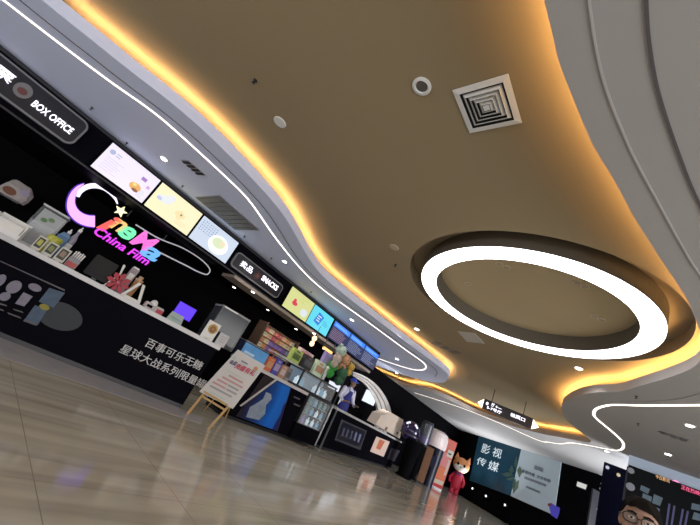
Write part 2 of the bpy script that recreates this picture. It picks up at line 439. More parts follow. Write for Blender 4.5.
def sign_plate(name, label, y0, y1, z0, z1, parts):
    t = thing(name, label, 'sign', SH.pt(y0 + 4, z0, 0.0))
    h = (z1 - z0) / 2; a0, a1 = y0 + 4, y1 + 4
    def rr(k):
        pts = []
        for ca, cz, s0 in ((a1 - h * 0.5, z1 - h * 0.5, 0), (a0 + h * 0.5, z1 - h * 0.5, 1), (a0 + h * 0.5, z0 + h * 0.5, 2), (a1 - h * 0.5, z0 + h * 0.5, 3)):
            for i in range(6):
                an = (s0 + i / 5) * PI / 2
                pts.append((ca + (h * 0.5 + k) * math.cos(an), cz + (h * 0.5 + k) * math.sin(an)))
        return pts
    MB().slab([SH.pt(a, z, 0.02) for a, z in rr(0)], SH.n * 0.05).build('frame', M_GREY, t)
    MB().slab([SH.pt(a, z, 0.055) for a, z in rr(-0.03)], SH.n * 0.025).build('face', mat('sign face', (0.02, 0.02, 0.026), 0.25), t)
    for txt, a, z, w, hh, off in parts:
        text_on(SH, SH.pt(a + 4, z), txt, 1, M_TXT, t, 'lettering', width=w, height=hh, off=off, out=0.085)
    return t
sp1 = sign_plate('box_office_sign', 'rounded black sign plate with white lit letters BOX OFFICE', -2.2, 0.02, 2.70, 3.20, [('BOX OFFICE', -0.66, 2.855, 0.56, 0.115, 0.012), ('售票', -1.42, 2.90, 0.44, 0.17, 0.004)])
sp2 = sign_plate('snack_sign', 'rounded black sign plate with white lit characters between the menu screens', 3.42, 4.98, 2.68, 3.06, [('卖品', 3.62, 2.80, 0.36, 0.15, 0.0), ('SNACKS', 4.29, 2.835, 0.54, 0.13, 0.02)])
def emblem(t, y, z, r, c):
    disc_on(SH, y + 4, z, r, r * 1.15, 0.081, mb=MB(), thick=0.01).build('emblem_disc', mat('emblem ' + c, *{'grey': ((0.20, 0.19, 0.20),), 'red': ((0.055, 0.02, 0.022),)}[c], 0.4), t)
    disc_on(SH, y + 4, z - r * 0.15, r * 0.55, r * 0.5, 0.092, mb=MB(), thick=0.006).build('emblem_heart', mat('emblem heart ' + c, (0.15, 0.05, 0.045), 0.5), t)
emblem(sp1, -0.83, 2.96, 0.105, 'grey')
emblem(sp2, 4.14, 2.86, 0.09, 'red')

def screen(name, label, y0, y1, z0, z1, colr, strength, draw, group=None):
    t = thing(name, label, 'screen', SH.pt((y0 + y1) / 2 + 4, z0, 0), group)
    a0, a1 = y0 + 4, y1 + 4
    rect_on(SH, a0 - 0.02, a1 + 0.02, z0 - 0.02, z1 + 0.02, 0.02, 0.04).build('bezel', M_MATTE, t)
    rect_on(SH, a0, a1, z0, z1, 0.062, 0.004).build('panel', emis('panel ' + name + label[:24], colr, strength), t)
    if draw: draw(t, a0, a1, z0, z1)
    return t
def em(c, s=1.0): return emis('lit %.2f %.2f %.2f %.1f' % (*c, s), c, s)
def draw_lilac(t, a0, a1, z0, z1):
    w, h = a1 - a0, z1 - z0
    disc_on(SH, a0 + .10 * w, z0 + .76 * h, .045, .045, .068).build('logo', em((.45, .5, .75)), t)
    bars(SH, a0 + .17 * w, a0 + .30 * w, z0 + .68 * h, z0 + .84 * h, 2, .068).build('title_lines', em((.6, .6, .75)), t)
    bars(SH, a0 + .08 * w, a0 + .45 * w, z0 + .12 * h, z0 + .6 * h, 6, .068, .3).build('menu_lines', em((.80, .70, .88)), t)
    mb = disc_on(SH, a0 + .73 * w, z0 + .30 * h, .10, .075, .068); mb.build('dish_picture', em((.85, .45, .12)), t)
    disc_on(SH, a0 + .76 * w, z0 + .20 * h, .055, .03, .072).build('dish_shadow', em((.30, .10, .05)), t)
    disc_on(SH, a0 + .70 * w, z0 + .36 * h, .035, .03, .072).build('garnish', em((1, .75, .25)), t)
    mb = rect_on(SH, a0 + .72 * w, a0 + .82 * w, z0 + .62 * h, z0 + .74 * h, .068, .003); mb.build('purple_badge', em((.42, .22, .6)), t)
    rect_on(SH, a0 + .88 * w, a0 + .94 * w, z0 + .48 * h, z0 + .58 * h, .068, .003).build('pink_badge', em((.75, .4, .75)), t)
    bars(SH, a0 + .82 * w, a0 + .97 * w, z0 + .08 * h, z0 + .34 * h, 4, .068, .4).build('price_lines', em((.7, .75, .78)), t)
def draw_cream(t, a0, a1, z0, z1):
    w, h = a1 - a0, z1 - z0
    mb = MB()
    for fa, fz, r in ((.28, .62, .09), (.20, .55, .07), (.33, .74, .07), (.12, .55, .05)): disc_on(SH, a0 + fa * w, z0 + fz * h, r, r, .068, mb=mb)
    mb.build('cloud_picture', em((.86, .88, .90)), t)
    disc_on(SH, a0 + .13 * w, z0 + .50 * h, .05, .035, .072).build('blue_cup', em((.55, .62, .85)), t)
    mb = MB()
    for fa, fz, r in ((.58, .45, .05), (.64, .38, .06), (.70, .46, .05), (.64, .54, .04)): disc_on(SH, a0 + fa * w, z0 + fz * h, r, r, .068, mb=mb)
    mb.build('pastry_picture', em((.95, .80, .45)), t)
    disc_on(SH, a0 + .66 * w, z0 + .47 * h, .022, .022, .073).build('berry', em((.35, .28, .12)), t)
    bars(SH, a0 + .62 * w, a0 + .92 * w, z0 + .10 * h, z0 + .28 * h, 3, .068, .3).build('menu_lines', em((.88, .72, .42)), t)
def draw_bowl(t, a0, a1, z0, z1):
    w, h = a1 - a0, z1 - z0
    mb = MB()
    for i in range(7): bars(SH, a0 + (.05 + .06 * i) * w, a0 + (.09 + .06 * i) * w, z0 + .45 * h, z0 + .92 * h, 5, .068, .5).build('menu_lines', em((.35, .42, .62)), t)
    disc_on(SH, a0 + .62 * w, z0 + .42 * h, .24, .20, .068).build('bowl_picture', em((.95, 1.0, .93), 1.1), t)
    disc_on(SH, a0 + .60 * w, z0 + .48 * h, .15, .11, .073).build('salad_picture', em((.75, .85, .55)), t)
    disc_on(SH, a0 + .70 * w, z0 + .55 * h, .06, .05, .077).build('sauce_picture', em((.95, .78, .55)), t)
def draw_lime(t, a0, a1, z0, z1):
    w, h = a1 - a0, z1 - z0
    mb = MB(); disc_on(SH, a0 + .34 * w, z0 + .42 * h, .10, .055, .068, mb=mb); disc_on(SH, a0 + .31 * w, z0 + .54 * h, .05, .05, .069, mb=mb); mb.build('fruit_picture', em((.72, .04, .10)), t)
    disc_on(SH, a0 + .78 * w, z0 + .30 * h, .13, .10, .068).build('cup_picture', em((.75, .80, .85)), t)
    bars(SH, a0 + .45 * w, a0 + .75 * w, z0 + .62 * h, z0 + .86 * h, 3, .068, .4).build('menu_lines', em((.60, .68, .20)), t)
def draw_cyan(t, a0, a1, z0, z1):
    w, h = a1 - a0, z1 - z0
    MB().slab([SH.pt(a0 + fa * w, z0 + fz * h, .068) for fa, fz in ((.22, .30), (.48, .22), (.58, .72), (.30, .82))], SH.n * .003).build('tub_picture', em((.02, .22, .70)), t)
    bars(SH, a0 + .30 * w, a0 + .50 * w, z0 + .35 * h, z0 + .7 * h, 3, .074, .4).build('tub_stripes', em((.75, .9, 1.0)), t)
    bars(SH, a0 + .62 * w, a0 + .90 * w, z0 + .35 * h, z0 + .62 * h, 3, .068, .45).build('menu_lines', em((.05, .45, .75)), t)
def draw_board(t, a0, a1, z0, z1):
    w, h = a1 - a0, z1 - z0
    for i in range(3):
        b0 = a0 + (0.01 + i / 3) * w; b1 = b0 + .31 * w
        rect_on(SH, b0, b1, z0 + .70 * h, z0 + .96 * h, .068, .003).build('header_block', em((.04, .24, .95), 1.1), t)
        bars(SH, b0 + .05, b1 - .05, z0 + .76 * h, z0 + .90 * h, 2, .073, .4).build('header_lines', em((.35, .65, 1.0)), t)
        bars(SH, b0 + .02, b1 - .02, z0 + .06 * h, z0 + .64 * h, 7, .068, .22).build('timetable_lines', em((.55, .62, .95), .7) if i != 0 else em((.75, .45, .6), .7), t)
g = 'lit screens along the overhead fascia'
screen('menu_screen', 'lilac white lit menu screen with an orange dish, nearest the BOX OFFICE sign', 0.38, 1.315, 2.645, 3.205, (.93, .86, 1.0), 1.0, draw_lilac, g)
screen('menu_screen', 'pale yellow lit menu screen between the lilac and the bowl screens', 1.36, 2.305, 2.645, 3.205, (1.0, .93, .60), 1.0, draw_cream, g)
screen('menu_screen', 'pale blue lit menu screen showing a big round white bowl', 2.35, 3.32, 2.645, 3.205, (.72, .82, .98), .9, draw_bowl, g)
screen('menu_screen', 'lime yellow lit menu screen with a red fruit picture', 5.22, 6.17, 2.63, 3.205, (.78, .80, .32), .9, draw_lime, g)
screen('menu_screen', 'bright cyan lit menu screen with a blue tub picture', 6.20, 7.11, 2.635, 3.205, (.12, .72, .90), 1.0, draw_cyan, g)
screen('schedule_screen', 'dark blue timetable screen with three bright blue headers at the fascia end', 7.18, 9.85, 2.66, 3.215, (.012, .02, .09), 1.0, draw_board, g)

# ------------------------------------------------------------------ neon cinema sign
ne = thing('neon_sign', 'colourful neon sign with a purple crescent and the words CiNeMa China Film', 'neon sign', (-7.95, 1.3, 1.8))
def nz(u, v): return SN.hit(u, v)
def c60(a, b): return nz(60 + a / 5.53, 175 + b / 5.53)
outer_ = [c60(*p) for p in ((132, 48), (95, 62), (62, 95), (42, 140), (40, 185), (58, 225), (95, 260), (140, 280), (190, 288))]
inner_ = [c60(*p) for p in ((132, 50), (105, 75), (88, 105), (80, 135), (82, 165), (97, 192), (122, 212), (155, 224), (190, 226))]
def flat_strip(a, b, d):
    a, b = smooth3(a), smooth3(b); n = len(a); mb = MB(); mb.ribbon(a, b); A = [p + d for p in a]; B = [p + d for p in b]
    mb.ribbon(A, B); mb.ribbon(a, A); mb.ribbon(b, B)
    mb.add([a[-1], b[-1], B[-1], A[-1]], [(0, 1, 2, 3)])
    return mb
flat_strip(outer_, inner_, SN.n * 0.05).build('crescent', emis('neon violet', (.80, .36, 1.0), 1.5), ne)
flat_strip([p - (p - q).normalized() * -0.02 - SN.n * 0.03 for p, q in zip(outer_, inner_)], [q + (q - p).normalized() * 0.02 - SN.n * 0.03 for p, q in zip(outer_, inner_)], SN.n * 0.02).build('crescent_halo', emis('neon blue halo', (.10, .02, .75), .7), ne)
arc_ = smooth3([c60(*p) for p in ((98, 120), (112, 92), (140, 70), (175, 60), (215, 62), (250, 76), (280, 100), (305, 130), (318, 160))])
MB().tube(arc_, [.012 + .034 * math.sin(PI * min(1, .12 + .88 * i / (len(arc_) - 1))) for i in range(len(arc_))], 8).build('crescent_arc', emis('neon white violet', (.88, .80, 1.0), 1.5), ne, smooth=True)
st = [];
cst = c60(334, 200)
for i in range(10):
    r = 0.115 if i % 2 == 0 else 0.05; an = PI / 2 + i * PI / 5
    st.append(cst + SN.t * r * math.cos(an) + Vector((0, 0, 1)) * r * math.sin(an))
MB().slab(st, SN.n * 0.05).build('star', emis('neon cream', (1.0, .95, .55), 1.4), ne)
def letter(txt, u, v, w, h, colr, s=1.05, shear=0.25, off=0.03, slant=0.0):
    text_on(SN, c60(u, v), txt, 1, emis('neon ' + txt, colr, s), ne, 'letter', width=w, height=h, off=off, shear=shear, out=0.03, slant=slant)
M_back = emis('neon glow edge', (.02, .14, .10), .6)
letter('i', 196, 290, .26, .38, (1.0, .12, .10))
letter('n', 262, 282, .26, .24, (1.0, .62, .20))
letter('e', 304, 324, .29, .27, (.20, .95, .50))
letter('M', 378, 372, .44, .36, (1.0, .18, .72))
letter('a', 432, 432, .37, .26, (.16, .50, 1.0))
text_on(SN, c60(178, 322), 'China Film', 1, emis('neon magenta', (.85, .04, 1.0), 1.1), ne, 'tagline', width=1.10, height=.17, off=.02, shear=.2, out=.03)
MB().tube(smooth3([nz(135.7, 224.6), nz(158.6, 238.3), nz(181.4, 247.4), nz(197, 256.5), nz(206, 264), nz(210, 270.3), nz(206.6, 274.4), nz(197.4, 271.4), nz(187, 266), nz(176.9, 261), nz(158.6, 252), nz(146, 247)]), .015, 6).build('orbit_ring', mat('pale orbit tube', (.6, .6, .65), .3, emit=(.6, .6, .68), es=.35), ne)
for y in (.6, 1.4, 2.2):
    MB().box((-7.96, y, 2.50), (.02, .02, .15)).build('hanger', M_DARKG, ne)

# ------------------------------------------------------------------ counters
ZT = 1.0
def counter(name, label, pl_, a0, a1, depth, zt=ZT):
    t = thing(name, label, 'counter', pl_.pt((a0 + a1) / 2, 0, -depth / 2))
    MB().slab([pl_.pt(a0, .06), pl_.pt(a1, .06), pl_.pt(a1, .06, -depth), pl_.pt(a0, .06, -depth)], (0, 0, zt - .06)).build('body', M_BLACK, t)
    MB().slab([pl_.pt(a0, 0, -.05), pl_.pt(a1, 0, -.05), pl_.pt(a1, 0, -depth + .05), pl_.pt(a0, 0, -depth + .05)], (0, 0, .06)).build('plinth', M_DARKG, t)
    return t
def worktop(label, pl_, a0, a1, depth, zt=ZT, th=.065):
    o = MB().slab([pl_.pt(a0, zt, .03), pl_.pt(a1, zt, .03), pl_.pt(a1, zt, -depth), pl_.pt(a0, zt, -depth)], (0, 0, th)).build('worktop', M_STONE)
    tag(o, label, 'worktop')
DC0 = C2.al(C2.off(.06).hit(303.5, 408)); CS = C3.al(C3.hit(336, 407))
k1 = counter('service_counter', 'long black counter front printed with white Chinese characters and cans', C1, -1.5, 4.50, .72)
worktop('white stone worktop on the long black counter with white Chinese characters', C1, -1.5, 4.53, .74)
k2 = counter('service_counter', 'black counter with the blue poster beside the easel sign', C2, .12, DC0 - .02, .70)
worktop('white stone worktop on the counter with the blue poster', C2, .10, DC0 - .02, .72)
k3 = counter('service_counter', 'black counter with framed dark panel and small orange picture at the far end', C3, CS, 7.9, .70, 1.02)
worktop('white stone worktop on the far counter beside the people', C3, CS, 7.95, .72, 1.02, .06)
MB().slab([C3.pt(CS, .0, .03), C3.pt(CS + .05, .0, .03), C3.pt(CS + .05, 1.02, .03), C3.pt(CS, 1.02, .03)], C3.n * .03).build('steel_post', M_STEEL, k3)

M_PRINT = mat('white print', (.62, .62, .64), .6)
def text_px(plane, pl_, bl, br, tl, txt, m, parent, name, off=0.0, out=.004):
    p = plane.hit(*bl); q = plane.hit(*br); h = plane.hit(*tl).z - p.z
    return text_on(plane, p, txt, 1, m, parent, name, width=plane.al(q) - plane.al(p), height=abs(h), off=off, out=out, slant=(q.z - p.z) / max(plane.al(q) - plane.al(p), 1e-3))
text_px(C1, C1, (143.6, 346), (199.5, 370.5), (148.2, 337.0), '百事可乐无糖', M_PRINT, k1, 'printed_line', off=.0)
text_px(C1, C1, (118.2, 352.0), (203, 389), (122.9, 342.8), '星球大战系列限量罐', M_PRINT, k1, 'printed_line', off=.0)
def q7(pts): return [(a / 7, 260 + b / 7) for a, b in pts]
def poly_on(plane, px, m, name, parent, out=.004, thick=.003):
    return MB().slab([plane.off(out).hit(u, v) for u, v in px], plane.n * thick).build(name, m, parent)
MP1 = mat('print pale violet', (.19, .18, .24), .6, var=.3, scale=14); MP2 = mat('print steel blue', (.055, .09, .15), .6, var=.4, scale=12); MP3 = mat('print yellow', (.25, .22, .03), .6)
MP4 = mat('print dim grey', (.10, .095, .11), .6)
def blob(plane, u, v, ra, rz, m, name, parent, tilt=0.0, out=.004):
    p = plane.hit(u, v); a, z = plane.al(p), p.z
    disc_on(plane, a, z, ra, rz, out, mb=MB(), thick=.003).build(name, m, parent)
blob(C1, 14, 287, .065, .085, MP1, 'printed_figure', k1); blob(C1, 5, 296.5, .05, .055, MP1, 'printed_figure', k1)
blob(C1, -1, 281, .05, .09, MP1, 'printed_figure', k1)
poly_on(C1, q7([(105, 305), (165, 225), (230, 255), (170, 325)]), MP1, 'printed_figure', k1); blob(C1, 35, 287.5, .07, .045, MP1, 'printed_figure', k1)
poly_on(C1, q7([(270, 290), (345, 195), (455, 230), (375, 335)]), MP2, 'printed_can', k1)
poly_on(C1, q7([(170, 420), (245, 315), (330, 350), (265, 455)]), MP2, 'printed_can', k1)
blob(C1, 44.5, 307, .055, .035, MP3, 'printed_label', k1, out=.009)
for pts in ([(50, 365), (60, 378), (150, 412), (140, 398)], [(90, 340), (98, 350), (165, 372), (157, 360)], [(0, 300), (0, 312), (50, 325), (45, 315)], [(0, 340), (0, 350), (28, 360), (25, 350)], [(170, 415), (163, 428), (255, 460), (262, 448)]):
    poly_on(C1, q7(pts), MP4, 'printed_caption', k1, out=.008)
poly_on(C1, q7([(0, 4), (0, 10), (452, 218), (455, 208)]), MP4, 'printed_border', k1)
blob(C1, 60, 316, .26, .17, mat('print dark teal', (.004, .009, .016), .5), 'printed_glow', k1, out=.002)

# poster on the second counter
p2 = poly_on(C2, [(264.5, 374.5), (291, 388), (277.5, 431.5), (236, 416)], mat('poster deep plum', (.016, .009, .014), .4), 'poster', k2)
def gradient(name, stops):
    m = mat(name, (0, 0, 0), .45, spec=.2); nt = m.node_tree; b_ = nt.nodes['Principled BSDF']
    tc = nt.nodes.new('ShaderNodeTexCoord'); sp_ = nt.nodes.new('ShaderNodeSeparateXYZ'); rp_ = nt.nodes.new('ShaderNodeValToRGB'); nz_ = nt.nodes.new('ShaderNodeTexNoise'); ad = nt.nodes.new('ShaderNodeMath')
    nz_.inputs['Scale'].default_value = 3; ad.operation = 'MULTIPLY_ADD'; ad.inputs[1].default_value = .25
    nt.links.new(tc.outputs['Generated'], sp_.inputs[0]); nt.links.new(tc.outputs['Generated'], nz_.inputs['Vector'])
    nt.links.new(nz_.outputs['Fac'], ad.inputs[0]); nt.links.new(sp_.outputs['Y'], ad.inputs[2]); nt.links.new(ad.outputs[0], rp_.inputs['Fac'])
    el = rp_.color_ramp.elements
    el[0].position, el[0].color = stops[0][0], (*stops[0][1], 1); el[1].position, el[1].color = stops[-1][0], (*stops[-1][1], 1)
    for p_, c_ in stops[1:-1]: e_ = el.new(p_); e_.color = (*c_, 1)
    nt.links.new(rp_.outputs[0], b_.inputs['Base Color']); nt.links.new(rp_.outputs[0], b_.inputs['Emission Color']); b_.inputs['Emission Strength'].default_value = .25
    return m
poly_on(C2, [(277.5, 381), (290.5, 388), (277, 431), (240.5, 417.5), (242, 407)], gradient('poster blue gradient', [(.15, (.012, .008, .02)), (.5, (.006, .03, .13)), (.8, (.008, .10, .42)), (.97, (.01, .09, .36)), (1.1, (.012, .015, .09))]), 'poster_sky', k2, out=.008)
poly_on(C2, [(276, 378.6), (278, 379.6), (241, 406.6), (239.6, 405.4)], mat('poster beam', (.5, .48, .5), .5), 'poster_beam', k2, out=.016)
poly_on(C2, [(266, 392), (271, 394), (271.5, 399), (266, 405), (265, 414), (259, 420), (246, 417), (250, 407), (257, 403), (263, 399)], mat('poster pale figure', (.26, .32, .42), .5, var=.5, scale=6), 'poster_figure', k2, out=.016)
for v in (0, 7): poly_on(C2, [(294, 396 + v), (300, 398.5 + v), (299.6, 400 + v), (293.6, 397.5 + v)], MP4, 'printed_caption', k2)
# panels on the far counter
def r7(pts): return [(320 + a / 7, 390 + b / 7) for a, b in pts]
poly_on(C3, r7([(150, 205), (328, 285), (282, 420), (102, 350)]), mat('panel frame grey', (.06, .06, .075), .4), 'panel_frame', k3)
poly_on(C3, r7([(160, 222), (318, 292), (278, 400), (118, 340)]), mat('panel navy', (.012, .012, .03), .3), 'panel_face', k3, out=.009)
for i in range(5):
    x = 165 + i * 28; y = 262 + i * 11
    poly_on(C3, r7([(x, y), (x + 13, y + 5), (x - 4, y + 62), (x - 17, y + 57)]), mat('panel bottle', (.10, .11, .18), .4) if i < 3 else mat('panel bottle lit', (.22, .25, .40), .4), 'printed_bottle', k3, out=.014)
poly_on(C3, r7([(395, 325), (488, 362), (445, 468), (350, 430)]), mat('picture cream', (.55, .42, .36), .5, emit=(.6, .45, .4), es=.25), 'picture', k3)
poly_on(C3, r7([(418, 345), (455, 360), (420, 420), (392, 408)]), mat('picture orange', (.55, .16, .08), .5), 'picture_motif', k3, out=.01)
poly_on(C3, r7([(500, 405), (560, 425), (520, 500), (470, 480)]), mat('panel dim', (.03, .03, .045), .4), 'panel_dim', k3)

# ------------------------------------------------------------------ downlights, vents, sprinklers on the ceilings
def downlight(u, v, z, label, group, power=20, r=.055, colr=(1, .93, .85)):
    p = atz(u, v, z - .01)
    t = thing('downlight', label, 'downlight', (p.x, p.y, z), group)
    MB().lathe((p.x, p.y, z - .012), [(r * 1.45, 0), (r * 1.45, .012), (r * 1.02, .012), (r * 1.02, 0)], 20).build('trim_ring', M_WHITE, t)
    MB().lathe((p.x, p.y, z - .016), [(r, 0), (r, .006)], 20).build('lens', M_LAMP, t)
    ld = bpy.data.lights.new('downlight_beam', 'SPOT'); ld.energy = power; ld.color = colr; ld.spot_size = 2.4; ld.spot_blend = .6; ld.shadow_soft_size = .05
    lo = bpy.data.objects.new('downlight_beam', ld); col.objects.link(lo); lo.location = (0, 0, -.05); lo.parent = t
    return t
gl = 'downlights in the soffit over the counters'
downlight(164, 159, ZS, 'bright white downlight above the lilac menu screen', gl)
downlight(284.5, 261.6, ZS, 'white downlight above the snack sign between the screens', gl)
downlight(352, 320, ZS, 'white downlight above the dark blue timetable screen', gl)
downlight(397, 359, ZS, 'small downlight inside the looped end of the light line', gl)
downlight(396.6, 372.9, ZS, 'small downlight just outside the looped end of the light line', gl)
gr = 'downlights in the right soffit'
downlight(689.7, 425.8, ZS, 'white downlight in the right soffit at the picture edge', gr)
downlight(668, 454.4, ZS, 'white downlight in the right soffit close above the film poster wall', gr)
downlight(606.7, 451.4, ZS, 'small downlight beside the corner of the zigzag light line', gr, 10, .05)
gt = 'downlights in the tan ceiling'
downlight(578.6, 368.5, ZC, 'white downlight in tan ceiling between the ring light and the hanging sign', gt)
downlight(416.8, 329.2, ZC, 'white downlight in tan ceiling beside the wavy left cove', gt)
gb = 'downlights under the overhead fascia'
for (u, v, z, lab) in ((252.9, 292, 2.51, 'warm downlight under the taupe ledge below the snack sign'), (314, 333.7, 2.51, 'warm downlight under the taupe ledge below the cyan screen'),
                       (234.3, 287.6, 2.61, 'small downlight in the booth ceiling left of the snack sign'), (267.9, 310, 2.61, 'small downlight in the booth ceiling below the snack sign'),
                       (296, 329, 2.61, 'small downlight in the booth ceiling below the lime screen'), (324, 349, 2.61, 'small downlight in the booth ceiling beside the warm pendant lamps')):
    downlight(u, v, z, lab, gb, 14 if z < 2.55 else 7, .04, (1, .82, .6))

# square four-way air diffuser
dp = [atz(*p, ZC) for p in ((455.4, 88.2), (508, 76.8), (519.4, 122.5), (470, 130.3))]
dc = sum(dp, Vector()) / 4
df = thing('air_diffuser', 'square white four-way air diffuser in the tan ceiling', 'air vent', (dc.x, dc.y, ZC))
def sqring(c, h0, h1, z0, z1):
    mb = MB(); q = [(-1, -1), (1, -1), (1, 1), (-1, 1)]
    A = [Vector((c.x + a * h0, c.y + b * h0, z0)) for a, b in q]; B = [Vector((c.x + a * h1, c.y + b * h1, z1)) for a, b in q]
    d = Vector((0, 0, .006))
    return mb.rings([A, B, [p + d for p in B], [p + d for p in A], A], cap=False)
sqring(dc, .225, .178, ZC - .012, ZC - .022).build('frame', M_WHITE, df)
MB().box((dc.x, dc.y, ZC - .003), (.40, .40, .004)).build('throat', M_HOLE, df)
for h in (.158, .122, .088, .055): sqring(dc, h, h - .022, ZC - .008, ZC - .03).build('louvre', mat('louvre white', (.62, .62, .62), .4), df)
MB().box((dc.x, dc.y, ZC - .02), (.05, .05, .02)).build('core', M_WHITE, df)
def small_round(name, label, cat, u, v, z, prof, m, group=None, inner=None):
    p = atz(u, v, z)
    t = thing(name, label, cat, (p.x, p.y, z), group)
    MB().lathe((p.x, p.y, z), prof, 24).build('body', m, t, smooth=False)
    if inner: MB().lathe((p.x, p.y, z), inner[0], 20).build('centre', inner[1], t)
    return t
small_round('ceiling_speaker', 'round white ceiling speaker beside the square air diffuser', 'speaker', 422, 86, ZC, [(.085, 0), (.085, -.012), (.06, -.018), (.055, -.004)], M_WHITE, None, ([(.052, -.002), (.05, -.008), (.02, -.012)], mat('speaker grille', (.10, .09, .08), .6)))
small_round('blank_cover', 'flat white round cover plate in the tan ceiling near the left cove', 'cover plate', 280, 122, ZC, [(.085, 0), (.085, -.01), (.07, -.014)], M_CARD)
small_round('blank_cover', 'flat round cover plate in the tan ceiling left of the ring light', 'cover plate', 394, 247, ZC, [(.085, 0), (.085, -.01), (.07, -.014)], mat('beige cover', (.45, .38, .28), .6))
def sprinkler(u, v, z, label, group):
    p = atz(u, v, z - .03)
    t = thing('sprinkler', label, 'sprinkler', (p.x, p.y, z), group)
    MB().lathe((p.x, p.y, z), [(.024, 0), (.024, -.006), (.008, -.008), (.008, -.025)], 14).build('escutcheon', M_DARKG, t)
    MB().lathe((p.x, p.y, z), [(.006, -.02), (.006, -.04), (.02, -.041), (.02, -.044)], 14).build('deflector', M_DARKG, t)
gs = 'sprinkler heads in the ceilings'
for u, v, z, lab in ((254, 82, ZC, 'dark sprinkler head in the tan ceiling near the white cover plate'), (395, 266, ZC, 'tiny dark sprinkler head in the tan ceiling left of the ring light'),
                     (91, 109, ZS, 'dark sprinkler head in the soffit beside the BOX OFFICE sign'), (126, 144, ZS, 'dark sprinkler head in the soffit above the lilac screen corner'),
                     (182, 187, ZS, 'dark sprinkler head in the soffit above the pale yellow screen'), (244, 237, ZS, 'dark sprinkler head in the soffit beside the large return grille'),
                     (271, 259, ZS, 'dark sprinkler head in the soffit next to the downlight over the snack sign'), (311, 292.5, ZS, 'dark sprinkler head in the soffit above the cyan screen'),
                     (636, 398, ZS, 'dark sprinkler head in the right soffit above the white light line'), (638, 425, ZS, 'dark sprinkler head in the right soffit below the white light line')):
    sprinkler(u, v, z, lab, gs)
def grille(name, label, px, z, nsl, along, m_fr, m_sl):
    P = [atz(u, v, z) for u, v in px]; c = sum(P, Vector()) / 4
    t = thing(name, label, 'air vent', (c.x, c.y, z))
    d = Vector((0, 0, -.008))
    MB().slab(P, d).build('frame', m_fr, t)
    if along: P = P[1:] + P[:1]
    for i in range(nsl):
        f0, f1 = (i + .3) / nsl, (i + .85) / nsl
        a, b = P[0].lerp(P[3], f0), P[1].lerp(P[2], f0); c2_, d2 = P[1].lerp(P[2], f1), P[0].lerp(P[3], f1)
        a, b = a.lerp(b, .04), a.lerp(b, .96); d2, c2_ = d2.lerp(c2_, .04), d2.lerp(c2_, .96)
        MB().slab([q + d * 1.2 for q in (a, b, c2_, d2)], (0, 0, -.012)).build('slat', m_sl, t)
M_VG = mat('vent grey', (.22, .22, .23), .6); M_VS = mat('vent slat grey', (.15, .15, .155), .6)
grille('return_grille', 'large dark grey return air grille in the soffit above the menu screens', [(195.3, 197), (219.7, 195.3), (259.6, 230), (235, 229.5)], ZS, 8, False, M_VG, M_VS)
grille('slot_vent', 'small slotted air vent in the soffit beside the bright downlight', [(181, 159.5), (188, 160), (206, 175), (198, 174.5)], ZS, 4, False, mat('vent pale', (.35, .35, .40), .5), M_HOLE)
grille('slot_vent', 'long slotted air vent in the right soffit between two downlights', [(658, 431.5), (662, 431), (689, 439), (687, 441.5)], ZS, 3, False, M_VG, M_VS)
grille('slot_vent', 'grey slotted vent in the tan ceiling beside the ring light and downlight', [(428, 341), (434, 340), (462, 353), (455, 354.5)], ZC, 3, False, mat('vent tan', (.22, .18, .14), .6), mat('vent tan dark', (.15, .12, .1), .6))
P = [atz(u, v, ZC) for u, v in ((457.5, 331), (475, 333), (485, 343.5), (467, 341.5))]
ap = thing('access_panel', 'pale grey access panel in the tan ceiling below the ring light', 'access panel', sum(P, Vector()) / 4)
MB().slab(P, (0, 0, -.008)).build('panel', mat('panel grey', (.44, .40, .36), .6), ap)
cP = sum(P, Vector()) / 4
MB().slab([cP + (q - cP) * .93 + Vector((0, 0, -.008)) for q in P], (0, 0, -.004)).build('inset', mat('panel grey inset', (.50, .46, .42), .6), ap)
gq = 'small round fittings inside the ring light'
for u, v, lab, two in ((503, 265.6, 'pair of small round fittings inside the ring near its upper edge', 1), (467.8, 283.5, 'single small round fitting inside the ring at its left', 0), (581, 284.5, 'pair of small round fittings inside the ring at its upper right', 1), (598, 318, 'pair of small round fittings inside the ring at its lower right', 1)):
    p = atz(u, v, ZC + .19)
    t = thing('round_fitting', lab, 'ceiling fitting', (p.x, p.y, ZC + .19), gq)
    for k_ in ((-.06, .06) if two else (0,)):
        MB().lathe((p.x + k_ * .7, p.y + k_ * .7, ZC + .19), [(.055, 0), (.055, -.008), (.044, -.009), (.042, -.002)], 18).build('trim_ring', mat('fitting grey', (.52, .45, .34), .5), t)
        MB().lathe((p.x + k_ * .7, p.y + k_ * .7, ZC + .188), [(.043, 0), (.043, -.009)], 18).build('centre', mat('fitting tan', (.36, .29, .18), .6), t)

# ------------------------------------------------------------------ hanging direction sign

HS = Plane((-4.16, 11.3), (-2.66, 11.9))
hs = thing('hanging_sign', 'black hanging direction sign with white lit characters and bright triangular ends', 'sign', HS.pt(.8, 3.25))
zb, zt_ = 2.935, 3.245
def hb(a0, a1, z0, z1, o0, o1): return MB().slab([HS.pt(a0, z0, o0), HS.pt(a1, z0, o0), HS.pt(a1, z1, o0), HS.pt(a0, z1, o0)], HS.n * (o1 - o0))
hb(.14, 1.52, zb, zt_, -.06, .05).build('box', mat('sign box', (.018, .018, .028), .3), hs)
hb(.72, .78, zb, zt_, .05, .06).build('divider', M_DARKG, hs)
for a0, a1, tip in ((.13, .13, -.02), (1.53, 1.53, 1.70)):
    MB().slab([HS.pt(a0, zb + .02, .03), HS.pt(a0, zt_ - .02, .03), HS.pt(tip, (zb + zt_) / 2 - .02, .03)], HS.n * -.08).build('lit_end', emis('lit end cap', (1, .95, .85), 2.5), hs)
